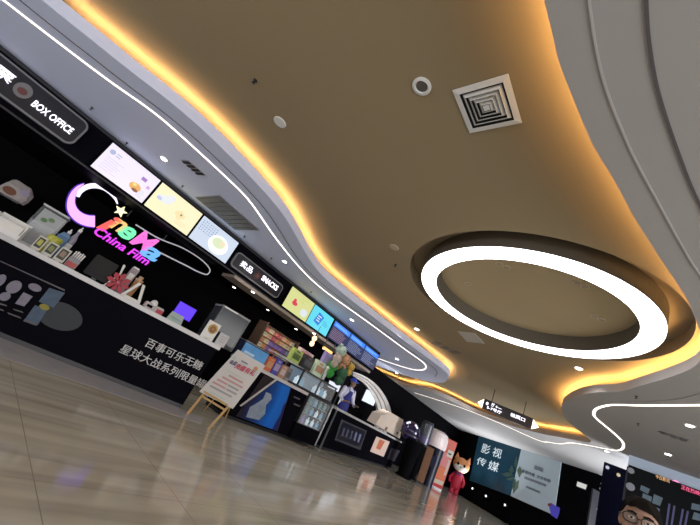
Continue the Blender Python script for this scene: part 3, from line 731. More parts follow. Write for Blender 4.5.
for a in (.35, 1.25): MB().tube([HS.pt(a, zt_), HS.pt(a, ZC)], .012, 6).build('rod', M_DARKG, hs)
text_on(HS, HS.pt(.36, 3.10), '厅 ←—', 1, M_TXT, hs, width=.30, height=.10, off=.012, out=.06)
text_on(HS, HS.pt(.26, 2.985), '5-7号厅', 1, M_TXT, hs, width=.42, height=.09, off=.012, out=.06)
disc_on(HS, .24, 3.13, .035, .045, .06, mb=MB()).build('marker', M_TXT, hs)
text_on(HS, HS.pt(.92, 3.05), '检票口', 1, M_TXT, hs, width=.40, height=.11, off=.012, out=.06)

UP_ = Vector((0, 0, 1))
# ------------------------------------------------------------------ far wall posters
def wallposter(name, label, px, m, cat='poster', pl_=PW, thick=.04):
    P = [pl_.off(.02).hit(u, v) for u, v in px]
    c = sum(P, Vector()) / 4
    t = thing(name, label, cat, (c.x, c.y, min(p.z for p in P)))
    MB().slab(P, pl_.n * thick).build('panel', m, t)
    return t
PF = PW.off(.066)
wp = wallposter('wall_poster', 'dark teal wall poster with four big white Chinese characters', [(479.5, 435.5), (521.7, 448.5), (510.8, 496), (470, 480.5)], mat('poster teal', (.008, .026, .045), .35, var=.3, scale=1.2, emit=(.012, .045, .07), es=.4, spec=.1))
M_PW = mat('poster white ink', (.5, .56, .60), .5, emit=(.45, .55, .6), es=.5)
def ch_px(bl, br, tl, txt, par, m): text_px(PF, PF, bl, br, tl, txt, m, par, 'character', off=.004)
ch_px((480.6, 452), (488.8, 455), (483.8, 443.5), '影', wp, M_PW); ch_px((491.8, 455.8), (500.5, 459), (494.5, 447), '视', wp, M_PW)
ch_px((476, 464), (485, 467), (479, 457), '传', wp, M_PW); ch_px((487.5, 469), (497.5, 472.6), (491, 460.5), '媒', wp, M_PW)
def leafy(par, pts, m, out):
    for px in pts: poly_on(PF, px, m, 'leaf_motif', par, out=out)
leafy(wp, [[(501, 474), (508, 472), (514, 475), (507, 477)], [(514, 464), (516.5, 456), (518, 463), (516, 470)], [(509, 470), (512, 465), (514, 471), (511, 474)], [(513, 480), (516, 479), (515, 487), (512.5, 490)], [(506, 479), (511, 477), (516, 477), (511, 481)]], mat('poster olive', (.035, .075, .06), .5, var=.6, scale=20), .004)
wq = wallposter('wall_poster', 'pale grey white wall poster with small dark lettering beside the teal poster', [(522, 448.6), (562, 461), (554.5, 515.5), (511.2, 496.2)], mat('poster pale', (.30, .36, .40), .4, emit=(.33, .39, .43), es=.32))
M_PD = mat('poster ink', (.05, .06, .09), .6); M_PG = mat('poster grey ink', (.22, .26, .30), .6)
def line_px(par, a, b, h, m):
    poly_on(PF, [(a[0] + h * .18, a[1] - h), (b[0] + h * .18, b[1] - h), b, a], m, 'lettering_line', par)
text_px(PF, PF, (521.8, 472.5), (534.5, 477.2), (522.5, 469.3), '影视传媒', M_PD, wq, 'lettering', off=.01); text_px(PF, PF, (536.5, 477.8), (550.5, 483), (537.2, 474.7), '文化有限', M_PD, wq, 'lettering', off=.01)
line_px(wq, (534, 469), (543, 472.3), 4, M_PG); line_px(wq, (524, 478.6), (546, 486.8), 2.4, M_PG); line_px(wq, (526, 487.8), (540, 493.4), 2, M_PG)
leafy(wq, [[(517, 470), (520, 466), (522.5, 472), (519, 478)], [(513, 484), (519, 480), (518, 488), (513, 494)]], mat('poster moss', (.10, .15, .10), .5), .004)
bs = MB(); p = PW.off(.35).hit(553, 512)
t = thing('display_stand', 'small blue and red display leaning on the bottom corner of the pale poster', 'display stand', (p.x, p.y, 0))
DS = PW.off(.35)
poly_on(DS, [(548.5, 503.5), (551, 503), (560, 508), (559, 514), (557, 519), (551, 515)], mat('stand blue', (.05, .05, .30), .4, emit=(.1, .08, .6), es=.35), 'board', t)
poly_on(DS, [(547.5, 504), (552, 503), (551, 506), (548, 506)], mat('stand red', (.30, .06, .05), .5), 'red_tag', t, out=.01)
MB().slab([DS.pt(DS.al(p) - .12, 0, -.1), DS.pt(DS.al(p) + .5, 0, -.1), DS.pt(DS.al(p) + .5, 0, .1), DS.pt(DS.al(p) - .12, 0, .1)], (0, 0, .05)).build('base', M_DARKG, t)
MB().box((DS.pt(DS.al(p) + .15, .4, -.02)), (.05, .05, .8)).build('post', M_DARKG, t)
for i, (u, v, lab) in enumerate(((472.5, 488.5, 'small white floor light under the teal poster, nearest the fox figure'), (486, 496, 'small white floor light under the middle of the teal poster'), (505, 505, 'small white floor light under the joint of both posters'))):
    p = PW.off(.10).hit(u, v)
    t = thing('wall_light', lab, 'lamp', (p.x, p.y, p.z), 'small lights under the posters')
    MB().box(p + PW.n * -.05, (.10, .10, .10), math.atan2(PW.t.y, PW.t.x)).build('housing', M_DARKG, t)
    MB().lathe(p, [(.045, 0), (.045, .012)], 14, PW.n).build('lens', emis('wall lamp lens', (.9, .93, 1), 3), t)
    ld = bpy.data.lights.new('uplight_beam', 'SPOT'); ld.energy = 260; ld.color = (.95, .97, 1); ld.spot_size = 2.2; ld.spot_blend = .8; ld.shadow_soft_size = .15
    lo = bpy.data.objects.new('uplight_beam', ld); col.objects.link(lo); lo.location = PW.n * .35; lo.parent = t
    lo.rotation_euler = (PW.n * .55 + UP_ * 1.0).to_track_quat('-Z', 'Y').to_euler()

# lit shelf rack right of the posters
SP = Plane((-2.1, 17.5), (-.4, 16.4))
t = thing('display_rack', 'black display rack with thin white lit shelf edges right of the pale poster', 'rack', SP.pt(.6, 0))
c0, c1_ = SP.al(SP.hit(590, 500)), SP.al(SP.hit(616, 505))
for a in (c0, c1_): MB().slab([SP.pt(a, 0), SP.pt(a + .06, 0), SP.pt(a + .06, 2.6), SP.pt(a, 2.6)], SP.n * -.4).build('upright', M_DARKG, t)
M_SE = emis('lit shelf rim', (.85, .85, .82), .32)
for (a, b) in (((601, 483.5), (618.5, 492)), ((600, 488), (601.5, 491.5)), ((603, 498), (616, 502.5)), ((599, 503), (611, 510)), ((597, 509), (607, 516))):
    MB().tube([SP.hit(*a), SP.hit(*b)], .025, 6).build('lit_edge', M_SE, t)
tt = thing('exit_light', 'small white lit plate on the dark wall right of the pale poster', 'sign', PW.off(.04).hit(581.5, 485.5))
poly_on(PW, [(577.5, 481.5), (587, 485), (585.5, 489.5), (576.5, 486)], emis('white plate', (.75, .76, .72), .8), 'plate', tt, out=.05)
poly_on(PW, [(577, 481), (587.6, 484.6), (586, 490.2), (576, 486.6)], M_DARKG, 'frame', tt, out=.03)
tt = thing('linear_light', 'thin white light line on top of the far dark wall beside the display rack', 'light strip', PW.off(.04).hit(590, 471))
MB().tube([PW.off(.05).hit(585, 468), PW.off(.05).hit(602, 475)], .02, 6).build('tube', emis('dim white line', (.9, .9, .9), 1), tt)
MB().tube([PW.off(.03).hit(584, 467.5), PW.off(.03).hit(603, 475.5)], .03, 6).build('holder', M_DARKG, tt)

# ------------------------------------------------------------------ film poster wall on the right
struct('wall_front', MB().box((2.2, 12.72, ZS / 2), (5.54, .2, ZS)), mat('wall with bluish light', (.62, .76, 1.0), .6, var=.03, scale=2), 'pale wall band above the film posters')  # bluish light on the band is put into the wall colour
fp = thing('film_poster_wall', 'dark glass display wall with film pictures and red lit ticker at the lower right', 'display wall', (1.0, 12.55, 0))
MWd = MW
def mq(px, m, name, out, thick=.006): return poly_on(MW, px, m, name, fp, out=out, thick=thick)
MB().box((2.2, 12.585, 1.53), (5.50, .07, 3.06)).build('body', mat('dark slate panel', (.010, .012, .015), .4, spec=.05), fp)
mq([(627, 466.2), (638, 470.5), (633, 505), (622, 500)], mat('slate pilaster', (.045, .045, .065), .4, spec=.1), 'pilaster', .04)
mq([(656, 474), (664, 477.3), (671, 480), (670.3, 484.2), (655, 478)], mat('x', (.03, .03, .03), .5), 'ticker_case', .04)
text_px(MW, MW, (655.3, 478.3), (669.5, 483.5), (656, 474.6), '今日影讯', emis('orange ticker', (1, .55, .25), .9), fp, 'ticker_text', off=.01, out=.05)
blob(MW, 675.5, 484.8, .09, .09, emis('pink ticker dot', (1, .25, .55), 1.6), 'ticker_dot', fp, out=.045)
text_px(MW, MW, (681, 489.2), (699.5, 496.2), (681.7, 485), '正在热映', emis('red ticker', (1, .12, .28), 1.2), fp, 'ticker_text', off=.01, out=.05)
M_FB = mat('film picture blue', (.04, .07, .12), .35, var=.7, scale=4, emit=(.06, .10, .17), es=.4); M_FV = mat('film picture violet', (.035, .035, .10), .35, var=.6, scale=4, emit=(.04, .04, .12), es=.4); M_FL = mat('film picture light', (.06, .09, .12), .4, var=.6, scale=7, emit=(.10, .15, .20), es=.35)
for a, b, m in (((640, 486), (652, 491), M_FB), ((653, 491.5), (665, 497), M_FB), ((666.5, 497.5), (677, 502), M_FV), ((679, 502.5), (692, 508), M_FV)):
    mq([a, b, (b[0] - 4, b[1] + 34), (a[0] - 4, a[1] + 34)], m, 'film_picture', .04)
for px in ([(641, 485), (650, 489), (648, 494), (640, 490)], [(643, 493), (652, 497), (650, 508), (641, 504)], [(654, 494), (663, 498), (660, 506), (652, 503)], [(653, 506), (660, 509), (657, 521), (650, 518)], [(692, 503), (700, 505), (700, 511), (691, 509)], [(694, 512), (700, 514), (700, 521), (692, 519)]):
    mq(px, M_FL, 'picture_motif', .05)
for u in (668.5, 673.5, 682, 687): mq([(u, 503 + (u - 668) * .4), (u + 2, 504 + (u - 668) * .4), (u - 1, 526), (u - 3, 525)], mat('film pale bar', (.05, .05, .13), .4, emit=(.07, .07, .2), es=.3), 'picture_bar', .05)
for u, v, r in ((631, 471, .07), (630.5, 487, .09)): blob(MW, u, v, r, r, mat('lamp reflex', (.35, .36, .45), .4), 'lamp_reflection', fp, out=.05)  # pale discs painted as lamp reflections on the pilaster

# ------------------------------------------------------------------ arch and lit screens behind the far counter
AW = Plane((-9.34, 5), (-9.34, 20))
ar = thing('arch', 'pale grey ribbed arch on the black wall beyond the timetable screen', 'arch', AW.pt(8, 0))
Ao = [(350.5, 371), (358, 373.2), (367, 378), (375, 384.5), (381, 392), (386, 401), (389, 410), (388.5, 418), (386, 428)]
Ai = [(350.5, 374.5), (355, 377.5), (361, 381.5), (366, 387), (370.5, 393.5), (374, 401), (376, 409), (376, 417), (374, 427)]
a_, b_ = [AW.hit(*p) for p in Ao], [AW.hit(*p) for p in Ai]
def dens(P): return [Vector((*q, 0)) for q in []]
a_.append(AW.pt(AW.al(a_[-1]), 0)); b_.append(AW.pt(AW.al(b_[-1]), 0))
flat_strip(a_, b_, AW.n * .12).build('band', mat('arch grey', (.55, .53, .52), .5, var=.1, scale=5), ar)
for i in range(1, 8):
    for f in (.33, .66):
        pass
MB().tube([p.lerp(q, .35) + AW.n * .125 for p, q in zip(a_, b_)], .03, 6).build('rib', mat('arch rib', (.28, .27, .26), .5), ar)
MB().tube([p.lerp(q, .7) + AW.n * .125 for p, q in zip(a_, b_)], .03, 6).build('rib', MATS['arch rib'], ar)
def litpanel(px, label, c, s):
    P = [AW.off(.02).hit(u, v) for u, v in px]; cc = sum(P, Vector()) / 4
    t = thing('lit_panel', label, 'lit panel', cc, 'white lit panels behind the far counter')
    MB().slab(P, AW.n * .05).build('face', emis('lit panel %s' % (c,), c, s), t)
    MB().slab([cc + (p - cc) * 1.06 for p in P], AW.n * .04).build('frame', M_DARKG, t)
litpanel([(366, 389), (377.5, 394.5), (372.5, 405.5), (361, 400)], 'white lit panel inside the arch right of the staff member', (.80, .88, 1.0), 1.1)
litpanel([(329, 380), (341, 386), (338, 392), (327, 386)], 'white lit panel just left of the staff member above the glass case', (.80, .84, .98), 1.0)
litpanel([(341, 395), (348, 399), (345, 408), (337, 404)], 'small white lit panel low beside the blue apron', (.85, .90, 1.0), 1.1)

# ================================================================== things on the counters
UP = Vector((0, 0, 1))
ZW = 1.066            # top of the stone worktop
class Spot:
    """a place on a counter: base corners and top read in the photograph, on a plane d behind the counter front"""
    def __init__(s, plane, d, bl, br, tp, z0=ZW):
        s.pl = plane.off(-d); p, q, t = s.pl.hit(*bl), s.pl.hit(*br), s.pl.hit(*tp)
        s.a0, s.a1, s.z0, s.z1 = s.pl.al(p), s.pl.al(q), z0, t.z
        s.w = s.a1 - s.a0; s.h = s.z1 - s.z0; s.ac = (s.a0 + s.a1) / 2
        s.rz = math.atan2(s.pl.t.y, s.pl.t.x)
        s.c = s.pl.pt(s.ac, z0)
    def at(s, fa, fz, out=0.0): return s.pl.pt(s.a0 + fa * s.w, s.z0 + fz * s.h, out)
    def box(s, fa0, fa1, fz0, fz1, o0, o1):
        return MB().slab([s.at(fa0, fz0, o0), s.at(fa1, fz0, o0), s.at(fa1, fz1, o0), s.at(fa0, fz1, o0)], s.pl.n * (o1 - o0))
    def poly(s, pts, out, th=.003): return MB().slab([s.at(a, z, out) for a, z in pts], s.pl.n * th)
    def disc(s, fa, fz, ra, rz, out, th=.003): return disc_on(s.pl, s.a0 + fa * s.w, s.z0 + fz * s.h, ra, rz, out, mb=MB(), thick=th)

# clear acrylic box with white paper, at the left edge
sp = Spot(C1, .42, (13, 236), (41, 248), (36, 200))
t = thing('acrylic_dispenser', 'clear acrylic box holding white paper at the left end of the long worktop', 'dispenser', sp.c)
sp.box(0, 1, 0, .06, -.22, 0).build('base', M_WHITE, t)
for f in ((0, .02), (.98, 1)): sp.box(f[0], f[1], .06, 1, -.22, 0).build('side_panel', M_GLASS, t)
sp.box(0.02, .98, .06, .6, -.02, -.012).build('front_panel', M_GLASS, t); sp.box(.02, .98, .06, .98, -.215, -.20).build('back_panel', mat('frosted acrylic', (.42, .44, .46), .4), t)
sp.box(-.02, 1.02, 1, 1.04, -.23, .01).build('lid', mat('pale acrylic lid', (.50, .52, .54), .3), t)
sp.box(.08, .92, .06, .55, -.19, -.04).build('paper_stack', mat('dull paper', (.42, .43, .46), .7, var=.15, scale=20), t)
for fa, fz, c in ((.3, .72, (.12, .25, .10)), (.52, .80, (.16, .28, .12)), (.72, .5, (.35, .40, .40))): sp.disc(fa, fz, .04, .03, -.198).build('printed_leaf', mat('leaf %s' % fa, c, .6), t)
sp = Spot(C1, .12, (-16, 226), (16, 241), (10, 214))
t = thing('napkin_tray', 'low white napkin tray at the very left end of the worktop', 'tray', sp.c)
sp.box(0, 1, 0, .25, -.22, 0).build('base', M_WHITE, t); sp.box(0, 1, .25, 1, -.22, -.19).build('back_panel', M_CARD, t)
sp.box(0, .04, .25, .9, -.22, 0).build('side_panel', M_CARD, t); sp.box(.96, 1, .25, .9, -.22, 0).build('side_panel', M_CARD, t)
sp.box(.08, .92, .25, .7, -.18, -.02).build('napkins', M_CARD, t)
# something white and brown on a wall shelf at the left edge
sv = BW.off(.30)
p0, p1 = sv.hit(-4, 190), sv.hit(16, 196)
t = thing('wall_shelf', 'narrow dark wall shelf carrying the white and brown paper bag', 'shelf', p0)
MB().slab([sv.pt(sv.al(p0) - .5, p0.z - .03, -.28), sv.pt(sv.al(p1) + .1, p0.z - .03, -.28), sv.pt(sv.al(p1) + .1, p0.z - .03, .1), sv.pt(sv.al(p0) - .5, p0.z - .03, .1)], (0, 0, .03)).build('board', M_DARKG, t)
MB().slab([sv.pt(sv.al(p0) - .1, p0.z - .2, -.29), sv.pt(sv.al(p0) - .06, p0.z - .2, -.29), sv.pt(sv.al(p0) - .06, p0.z - .03, -.29), sv.pt(sv.al(p0) - .1, p0.z - .03, -.29)], sv.n * .25).build('bracket', M_DARKG, t)
t = thing('paper_bag', 'crumpled white and brown paper bag on a shelf at the left edge', 'bag', p0)
mb = MB()
A = sv.al(p0); zz = p0.z
for k_, (a_0, a_1, dz, dd) in enumerate(((0, .42, 0, .10), (0, .46, .10, .13), (.02, .45, .22, .12), (.06, .40, .33, .05))):
    pass
prof = [(0, .44, 0, .10), (-.01, .46, .10, .13), (.02, .45, .22, .11), (.05, .38, .30, .05), (.10, .33, .34, .02)]
rs = []
for a_0, a_1, dz, dd in prof:
    ac, hw = (a_0 + a_1) / 2, (a_1 - a_0) / 2
    rs.append([sv.pt(A + ac + hw * math.copysign(abs(math.cos(x)) ** .6, math.cos(x)) + random.uniform(-.012, .012), zz + dz + random.uniform(-.01, .01), dd * math.sin(x)) for x in [2 * PI * i / 14 for i in range(14)]])
mb.rings(rs).build('bag_body', mat('crumpled paper', (.50, .46, .45), .8, var=.35, scale=7), t)
disc_on(sv, A + .14, zz + .10, .10, .07, .125, mb=MB(), thick=.006).build('brown_label', mat('brown label', (.22, .09, .05), .7, var=.3), t)
disc_on(sv, A + .32, zz + .2, .07, .06, .12, mb=MB(), thick=.006).build('violet_label', mat('violet label', (.40, .36, .50), .7), t)

# three framed cards
M_FR = mat('card frame white', (.55, .54, .48), .5)
for i, (bl, br, tp, cc, lab) in enumerate((((30.5, 246), (38.5, 251), (37, 233), (.42, .42, .08), 'white framed card with yellow picture, leftmost of the three on the worktop'),
                                      ((41, 252.5), (50, 257.5), (48, 239.5), (.20, .22, .08), 'white framed card with dark green picture, middle of the three on the worktop'),
                                      ((52, 258.5), (61.5, 264), (59.5, 244.5), (.26, .18, .15), 'white framed card with brown picture, beside the cutlery holder'))):
    sp = Spot(C1, .06, bl, br, tp)
    t = thing('framed_card', lab, 'card stand', sp.c, 'three framed cards in a row')
    sp.box(0, 1, 0.04, 1, -.02, 0).build('frame', M_FR, t)
    sp.box(.14, .86, .2, .9, 0, .004).build('picture', mat('card dark', (.03, .03, .02), .4), t)
    sp.poly([(.25, .4), (.75, .35), (.72, .75), (.3, .8)], .005).build('motif', mat('card motif %d' % i, cc, .5, var=.4, scale=30), t)
    sp.box(.3, .7, 0, .05, -.09, .02).build('foot', M_FR, t)
# lime bowl, blue box, white bottle trio, cutlery holder
sp = Spot(C1, .10, (37, 246), (52, 253), (45, 230))
t = thing('lime_tub', 'round lime green tub standing behind the framed cards', 'tub', sp.c)
r = sp.w / 2
MB().lathe(sp.pl.pt(sp.ac, ZW, -r), [(r * .8, 0), (r, sp.h * .85), (r * 1.05, sp.h * .86), (r * 1.05, sp.h * .9), (r * .9, sp.h)], 20).build('body', mat('lime', (.40, .42, .05), .4), t)
MB().lathe(sp.pl.pt(sp.ac, ZW, -r), [(r * .86, sp.h * .3), (r * .93, sp.h * .31), (r * 1.0, sp.h * .62), (r * .9, sp.h * .63)], 20).build('label_band', mat('lime pale', (.55, .55, .30), .4), t)
sp = Spot(C1, .66, (33, 240), (42, 244), (40, 224))
t = thing('green_pouch', 'bright green snack pouch between the acrylic box and the blue carton', 'pouch', sp.c)
MB().rings([[sp.at(fa, fz, o) for fa, o in ((0 + ins, 0), (1 - ins, 0), (1 - ins, -th), (0 + ins, -th))] for fz, th, ins in ((0, .10, 0), (.4, .09, .02), (.8, .05, .04), (.92, .012, .05), (1, .01, .05))]).build('body', mat('green pouch', (.18, .35, .04), .4, var=.4, scale=18), t)
sp.box(.2, .8, .35, .65, .0, .012).build('label', mat('pouch label', (.5, .5, .35), .5), t)
sp = Spot(C1, .42, (47, 246), (59, 250), (52, 224.5))
t = thing('blue_carton', 'steel blue carton standing behind the framed cards under the neon crescent', 'carton', sp.c)
sp.box(0, 1, 0, .85, -.12, 0).build('body', mat('carton blue', (.06, .15, .30), .5), t, bevel=.006)
sp.poly([(0, .85), (1, .85), (.8, 1.0), (.2, 1.0)], -.1, .02).build('flap', mat('carton blue light', (.12, .22, .38), .5), t)
sp.box(.15, .85, .2, .5, 0, .003).build('label', mat('carton label', (.20, .27, .40), .5), t)
for bl, br, tp, lab in (((49, 251), (54, 254), (60, 223), 'small white topped bottle behind the blue carton, left of the pair'), ((55, 254.5), (61, 257.5), (68, 219), 'white topped bottle nearest the neon crescent')):
    sp = Spot(C1, .60, bl, br, tp)
    t = thing('syrup_bottle', lab, 'bottle', sp.c, 'bottles behind the blue carton')
    r = .05; b = sp.pl.pt(sp.ac, ZW); h = sp.h
    MB().lathe(b, [(r, 0), (r, h * .62), (r * .45, h * .78), (r * .4, h * .86)], 16).build('body', mat('syrup bottle', (.28, .26, .34), .25), t)
    MB().lathe(b, [(r * .5, h * .86), (r * .5, h * .93), (r * .2, h * .94), (r * .2, h)], 12).build('pump', M_WHITE, t)
    MB().lathe(b, [(r * 1.01, h * .15), (r * 1.01, h * .5)], 16).build('label', M_CARD, t)
sp = Spot(C1, .12, (62.5, 265), (73, 271), (74, 250))
t = thing('cutlery_holder', 'clear holder with white straws and red base label beside the dark monitor', 'holder', sp.c)
sp.box(0, 1, 0, .62, -.12, 0).build('body', mat('smoky acrylic', (.10, .09, .12), .2), t)
sp.box(.05, .95, .05, .36, 0, .004).build('red_label', mat('holder red', (.42, .05, .05), .4), t)
for i in range(5): MB().tube([sp.at(.12 + i * .19, .4, -.06), sp.at(.14 + i * .2, 1.02 + .05 * (i % 2), -.05)], .011, 6).build('straw', M_WHITE, t)
# monitor with its white stand, seen from behind
sp = Spot(C1, .20, (80, 275), (103, 287), (101, 255.5))
t = thing('pos_monitor', 'large dark monitor back on the worktop beside the cutlery holder', 'monitor', sp.c)
sp.box(0, .98, .10, 1, -.04, 0).build('shell', mat('monitor shell', (.016, .016, .017), .5, spec=.2), t, bevel=.01)
sp.box(.4, .6, 0, .3, -.1, -.04).build('stand', M_DARKG, t); sp.box(.25, .75, 0, .02, -.18, .0).build('foot', M_DARKG, t)
sp = Spot(C1, .16, (102, 286), (108, 289), (111.5, 258))
t = thing('card_stand', 'slim white bent card stand at the right edge of the dark monitor', 'card stand', sp.c)
MB().slab([sp.at(.0, .0), sp.at(.25, .0), sp.at(1.15, .62), sp.at(.95, .66)], sp.pl.n * -.03).build('leg', M_CARD, t)
MB().slab([sp.at(.95, .60), sp.at(1.2, .60), sp.at(.9, 1.0), sp.at(.55, 1.02), sp.at(.55, .96)], sp.pl.n * -.03).build('arm', M_CARD, t)
MB().slab([sp.at(-.2, 0), sp.at(.8, 0), sp.at(.8, .02), sp.at(-.2, .02)], sp.pl.n * -.08).build('foot', M_CARD, t)
# red flower, box, cup, white easel frame
sp = Spot(C1, .14, (107, 288), (117, 293), (118, 274))
t = thing('red_flower', 'red pinwheel flower decoration on the worktop right of the monitor', 'decoration', sp.c)
cc = sp.at(.5, .55)
for i in range(8):
    a = 2 * PI * i / 8
    pts = [cc, cc + sp.pl.t * .13 * math.cos(a - .3) + UP * .13 * math.sin(a - .3), cc + sp.pl.t * .16 * math.cos(a) + UP * .16 * math.sin(a), cc + sp.pl.t * .12 * math.cos(a + .3) + UP * .12 * math.sin(a + .3)]
    MB().slab([p + sp.pl.n * .01 * (i % 2) for p in pts], sp.pl.n * .01).build('petal', mat('petal red', (.36, .01, .03), .45), t)
MB().ell(cc + sp.pl.n * .02, (.03, .03, .03)).build('centre', mat('petal core', (.55, .12, .16), .5), t)
MB().tube([sp.at(.5, 0), cc], .008, 6).build('stem', M_DARKG, t)
MB().lathe(sp.at(.5, 0), [(.04, 0), (.04, .012)], 14).build('foot', M_DARKG, t)
sp = Spot(C1, .34, (115, 290), (122, 294), (126, 261))
t = thing('tall_carton', 'tall pale pink grey carton behind the red flower', 'carton', sp.c)
sp.box(0, 1, 0, .94, -.12, 0).build('body', mat('carton pinkgrey', (.30, .26, .30), .6, var=.2, scale=12), t, bevel=.004)
sp.poly([(0, .94), (1, .94), (.85, 1.0), (.15, 1.0)], -.06, .01).build('gable', M_CARD, t); sp.box(.15, .85, .5, .75, 0, .003).build('label', M_CARD, t)
sp = Spot(C1, .30, (124, 294), (131, 298), (133, 272))
t = thing('paper_cup', 'orange brown paper cup between the tall carton and white tent card', 'cup', sp.c)
r = sp.w / 2
MB().lathe(sp.pl.pt(sp.ac, ZW), [(r * .75, 0), (r * 1.0, sp.h * .8)], 18).build('body', mat('cup orange', (.38, .20, .08), .5), t)
MB().lathe(sp.pl.pt(sp.ac, ZW), [(r * 1.08, sp.h * .8), (r * 1.08, sp.h * .86), (r * .6, sp.h * .88), (r * .6, sp.h)], 18).build('lid', mat('cup lid', (.45, .30, .18), .4), t)
sp = Spot(C1, .12, (118, 297), (136, 305), (141, 281))
t = thing('tent_card', 'white A shaped tent card frame on the worktop right of the red flower', 'tent card', sp.c)
for f0, f1 in ((.0, .42), (.98, .62)):
    MB().slab([sp.at(f0, 0), sp.at(f0 + .16, 0), sp.at(f1 + .16, .9), sp.at(f1, .9)], sp.pl.n * -.02).build('panel', M_CARD, t)
MB().slab([sp.at(.2, .0), sp.at(1.0, .0), sp.at(1.0, .12), sp.at(.2, .12)], sp.pl.n * -.12).build('foot', M_CARD, t)
# white and red box, blue monitor, mint leaflet holder
sp = Spot(C1, .12, (141, 309), (160, 317), (151, 300))
t = thing('tissue_box', 'low white tissue box with red corner left of the blue lit monitor', 'tissue box', sp.c)
sp.box(0, 1, 0, .75, -.14, 0).build('body', mat('tissue white', (.46, .42, .42), .6), t, bevel=.012)
sp.box(.65, 1, .02, .5, 0, .006).build('red_corner', mat('tissue red', (.40, .03, .06), .5), t)
MB().ell(sp.at(.4, .8, -.07), (.08, .05, .06)).build('tissue', M_CARD, t, smooth=True)
sp.box(.12, .4, .2, .5, 0, .004).build('opening', M_MATTE, t)
sp = Spot(C1, .30, (166, 322), (183, 331), (186.5, 304))
t = thing('order_monitor', 'small monitor lit violet blue standing on the worktop', 'monitor', sp.c)
sp.box(-.04, 1.04, .30, 1.02, -.03, 0).build('bezel', M_MATTE, t)
sp.box(0, 1, .34, .98, 0, .005).build('display', emis('violet display', (.10, .02, .85), 1.1), t)
sp.box(.4, .6, 0, .35, -.06, -.03).build('stand', M_DARKG, t); sp.box(.25, .75, 0, .02, -.12, .04).build('foot', M_DARKG, t)
sp = Spot(C1, .08, (165, 320), (180, 327), (175, 312))
t = thing('leaflet_holder', 'mint white leaflet holder in front of the violet monitor', 'holder', sp.c)
MB().slab([sp.at(0, 0), sp.at(1, 0), sp.at(.92, 1, -.05), sp.at(.12, 1, -.05)], sp.pl.n * -.02).build('board', mat('mint card', (.38, .47, .45), .5), t)
sp.poly([(.2, .35), (.85, .3), (.8, .45), (.2, .5)], .004).build('printed_line', mat('mint ink', (.25, .34, .33), .5), t)
sp.box(.2, .8, 0, .06, -.10, -.02).build('foot', M_CARD, t)
# popcorn cabinet
sp = Spot(C1, .10, (201, 338), (231, 353), (226, 306))
t = thing('popcorn_cabinet', 'tall dark glass popcorn cabinet with pale top edge at the end of the long counter', 'cabinet', sp.c)
dp_ = -.46
M_CG = mat('cabinet smoked glass', (.05, .058, .07), .15, alpha=.9)
sp.box(.05, 1, 0, .10, dp_, 0).build('base', M_DARKG, t)
sp.box(.07, .98, .10, .95, -.006, 0).build('front_glass', M_CG, t)
for f in (.05, .97): sp.box(f, f + .03, .10, .95, -.03, .004).build('corner_post', mat('cabinet post', (.10, .10, .11), .4), t); sp.box(f, f + .03, .10, .95, dp_, dp_ + .03).build('corner_post', MATS['cabinet post'], t)
for f in (.05, .985): sp.box(f, f + .015, .10, .95, dp_, -.03).build('side_glass', M_CG, t)
sp.box(.05, 1, .10, .95, dp_ - .005, dp_).build('back_panel', mat('cabinet back', (.06, .065, .075), .4), t)
sp.box(.04, 1.01, .95, 1.0, dp_, .01).build('top_cap', mat('cabinet cap', (.26, .26, .27), .4), t)
sp.box(.10, .55, .957, .992, .01, .016).build('white_label', M_WHITE, t)
pop = MB()
for i in range(60):
    fa, o, = random.uniform(.12, .9), random.uniform(dp_ + .06, -.06)
    pop.ell(sp.at(fa, .10, o) + UP * random.uniform(.02, .08), (.028, .028, .024), nu=6, nv=4)
o = pop.build('popcorn', mat('popcorn', (.35, .28, .14), .8), t); o['kind'] = 'stuff'
sp = Spot(C1, .0, (199, 337), (211, 343), (213, 321))
t = thing('emblem_card', 'white standing card with gold round emblem in front of the popcorn cabinet', 'card stand', sp.c)
sp.box(0, 1, 0, 1, -.012, 0).build('board', M_CARD, t, bevel=.003)
sp.disc(.56, .62, sp.w * .36, sp.w * .36, .001).build('gold_disc', mat('emblem gold', (.45, .26, .04), .45), t)
sp.disc(.56, .60, sp.w * .22, sp.w * .24, .005).build('inner_disc', mat('emblem brown', (.13, .08, .04), .5), t)
sp.disc(.56, .62, sp.w * .12, sp.w * .13, .009).build('core', mat('emblem amber', (.40, .16, .03), .5), t)
sp.box(.3, .7, 0, .06, -.06, .0).build('foot', M_CARD, t)
sp = Spot(C1, .0, (213, 345), (222.5, 349.5), (222, 332.5))
t = thing('small_card', 'small blank white card beside the gold emblem card', 'card stand', sp.c)
sp.box(0, 1, .0, 1, -.012, 0).build('board', mat('blank card', (.50, .50, .52), .6), t, bevel=.004)
for i in range(3): sp.box(.2, .8, .3 + .2 * i, .36 + .2 * i, .0, .003).build('printed_line', mat('card faint ink', (.36, .36, .38), .6), t)
sp.box(.3, .7, 0, .05, -.05, 0).build('foot', M_CARD, t)

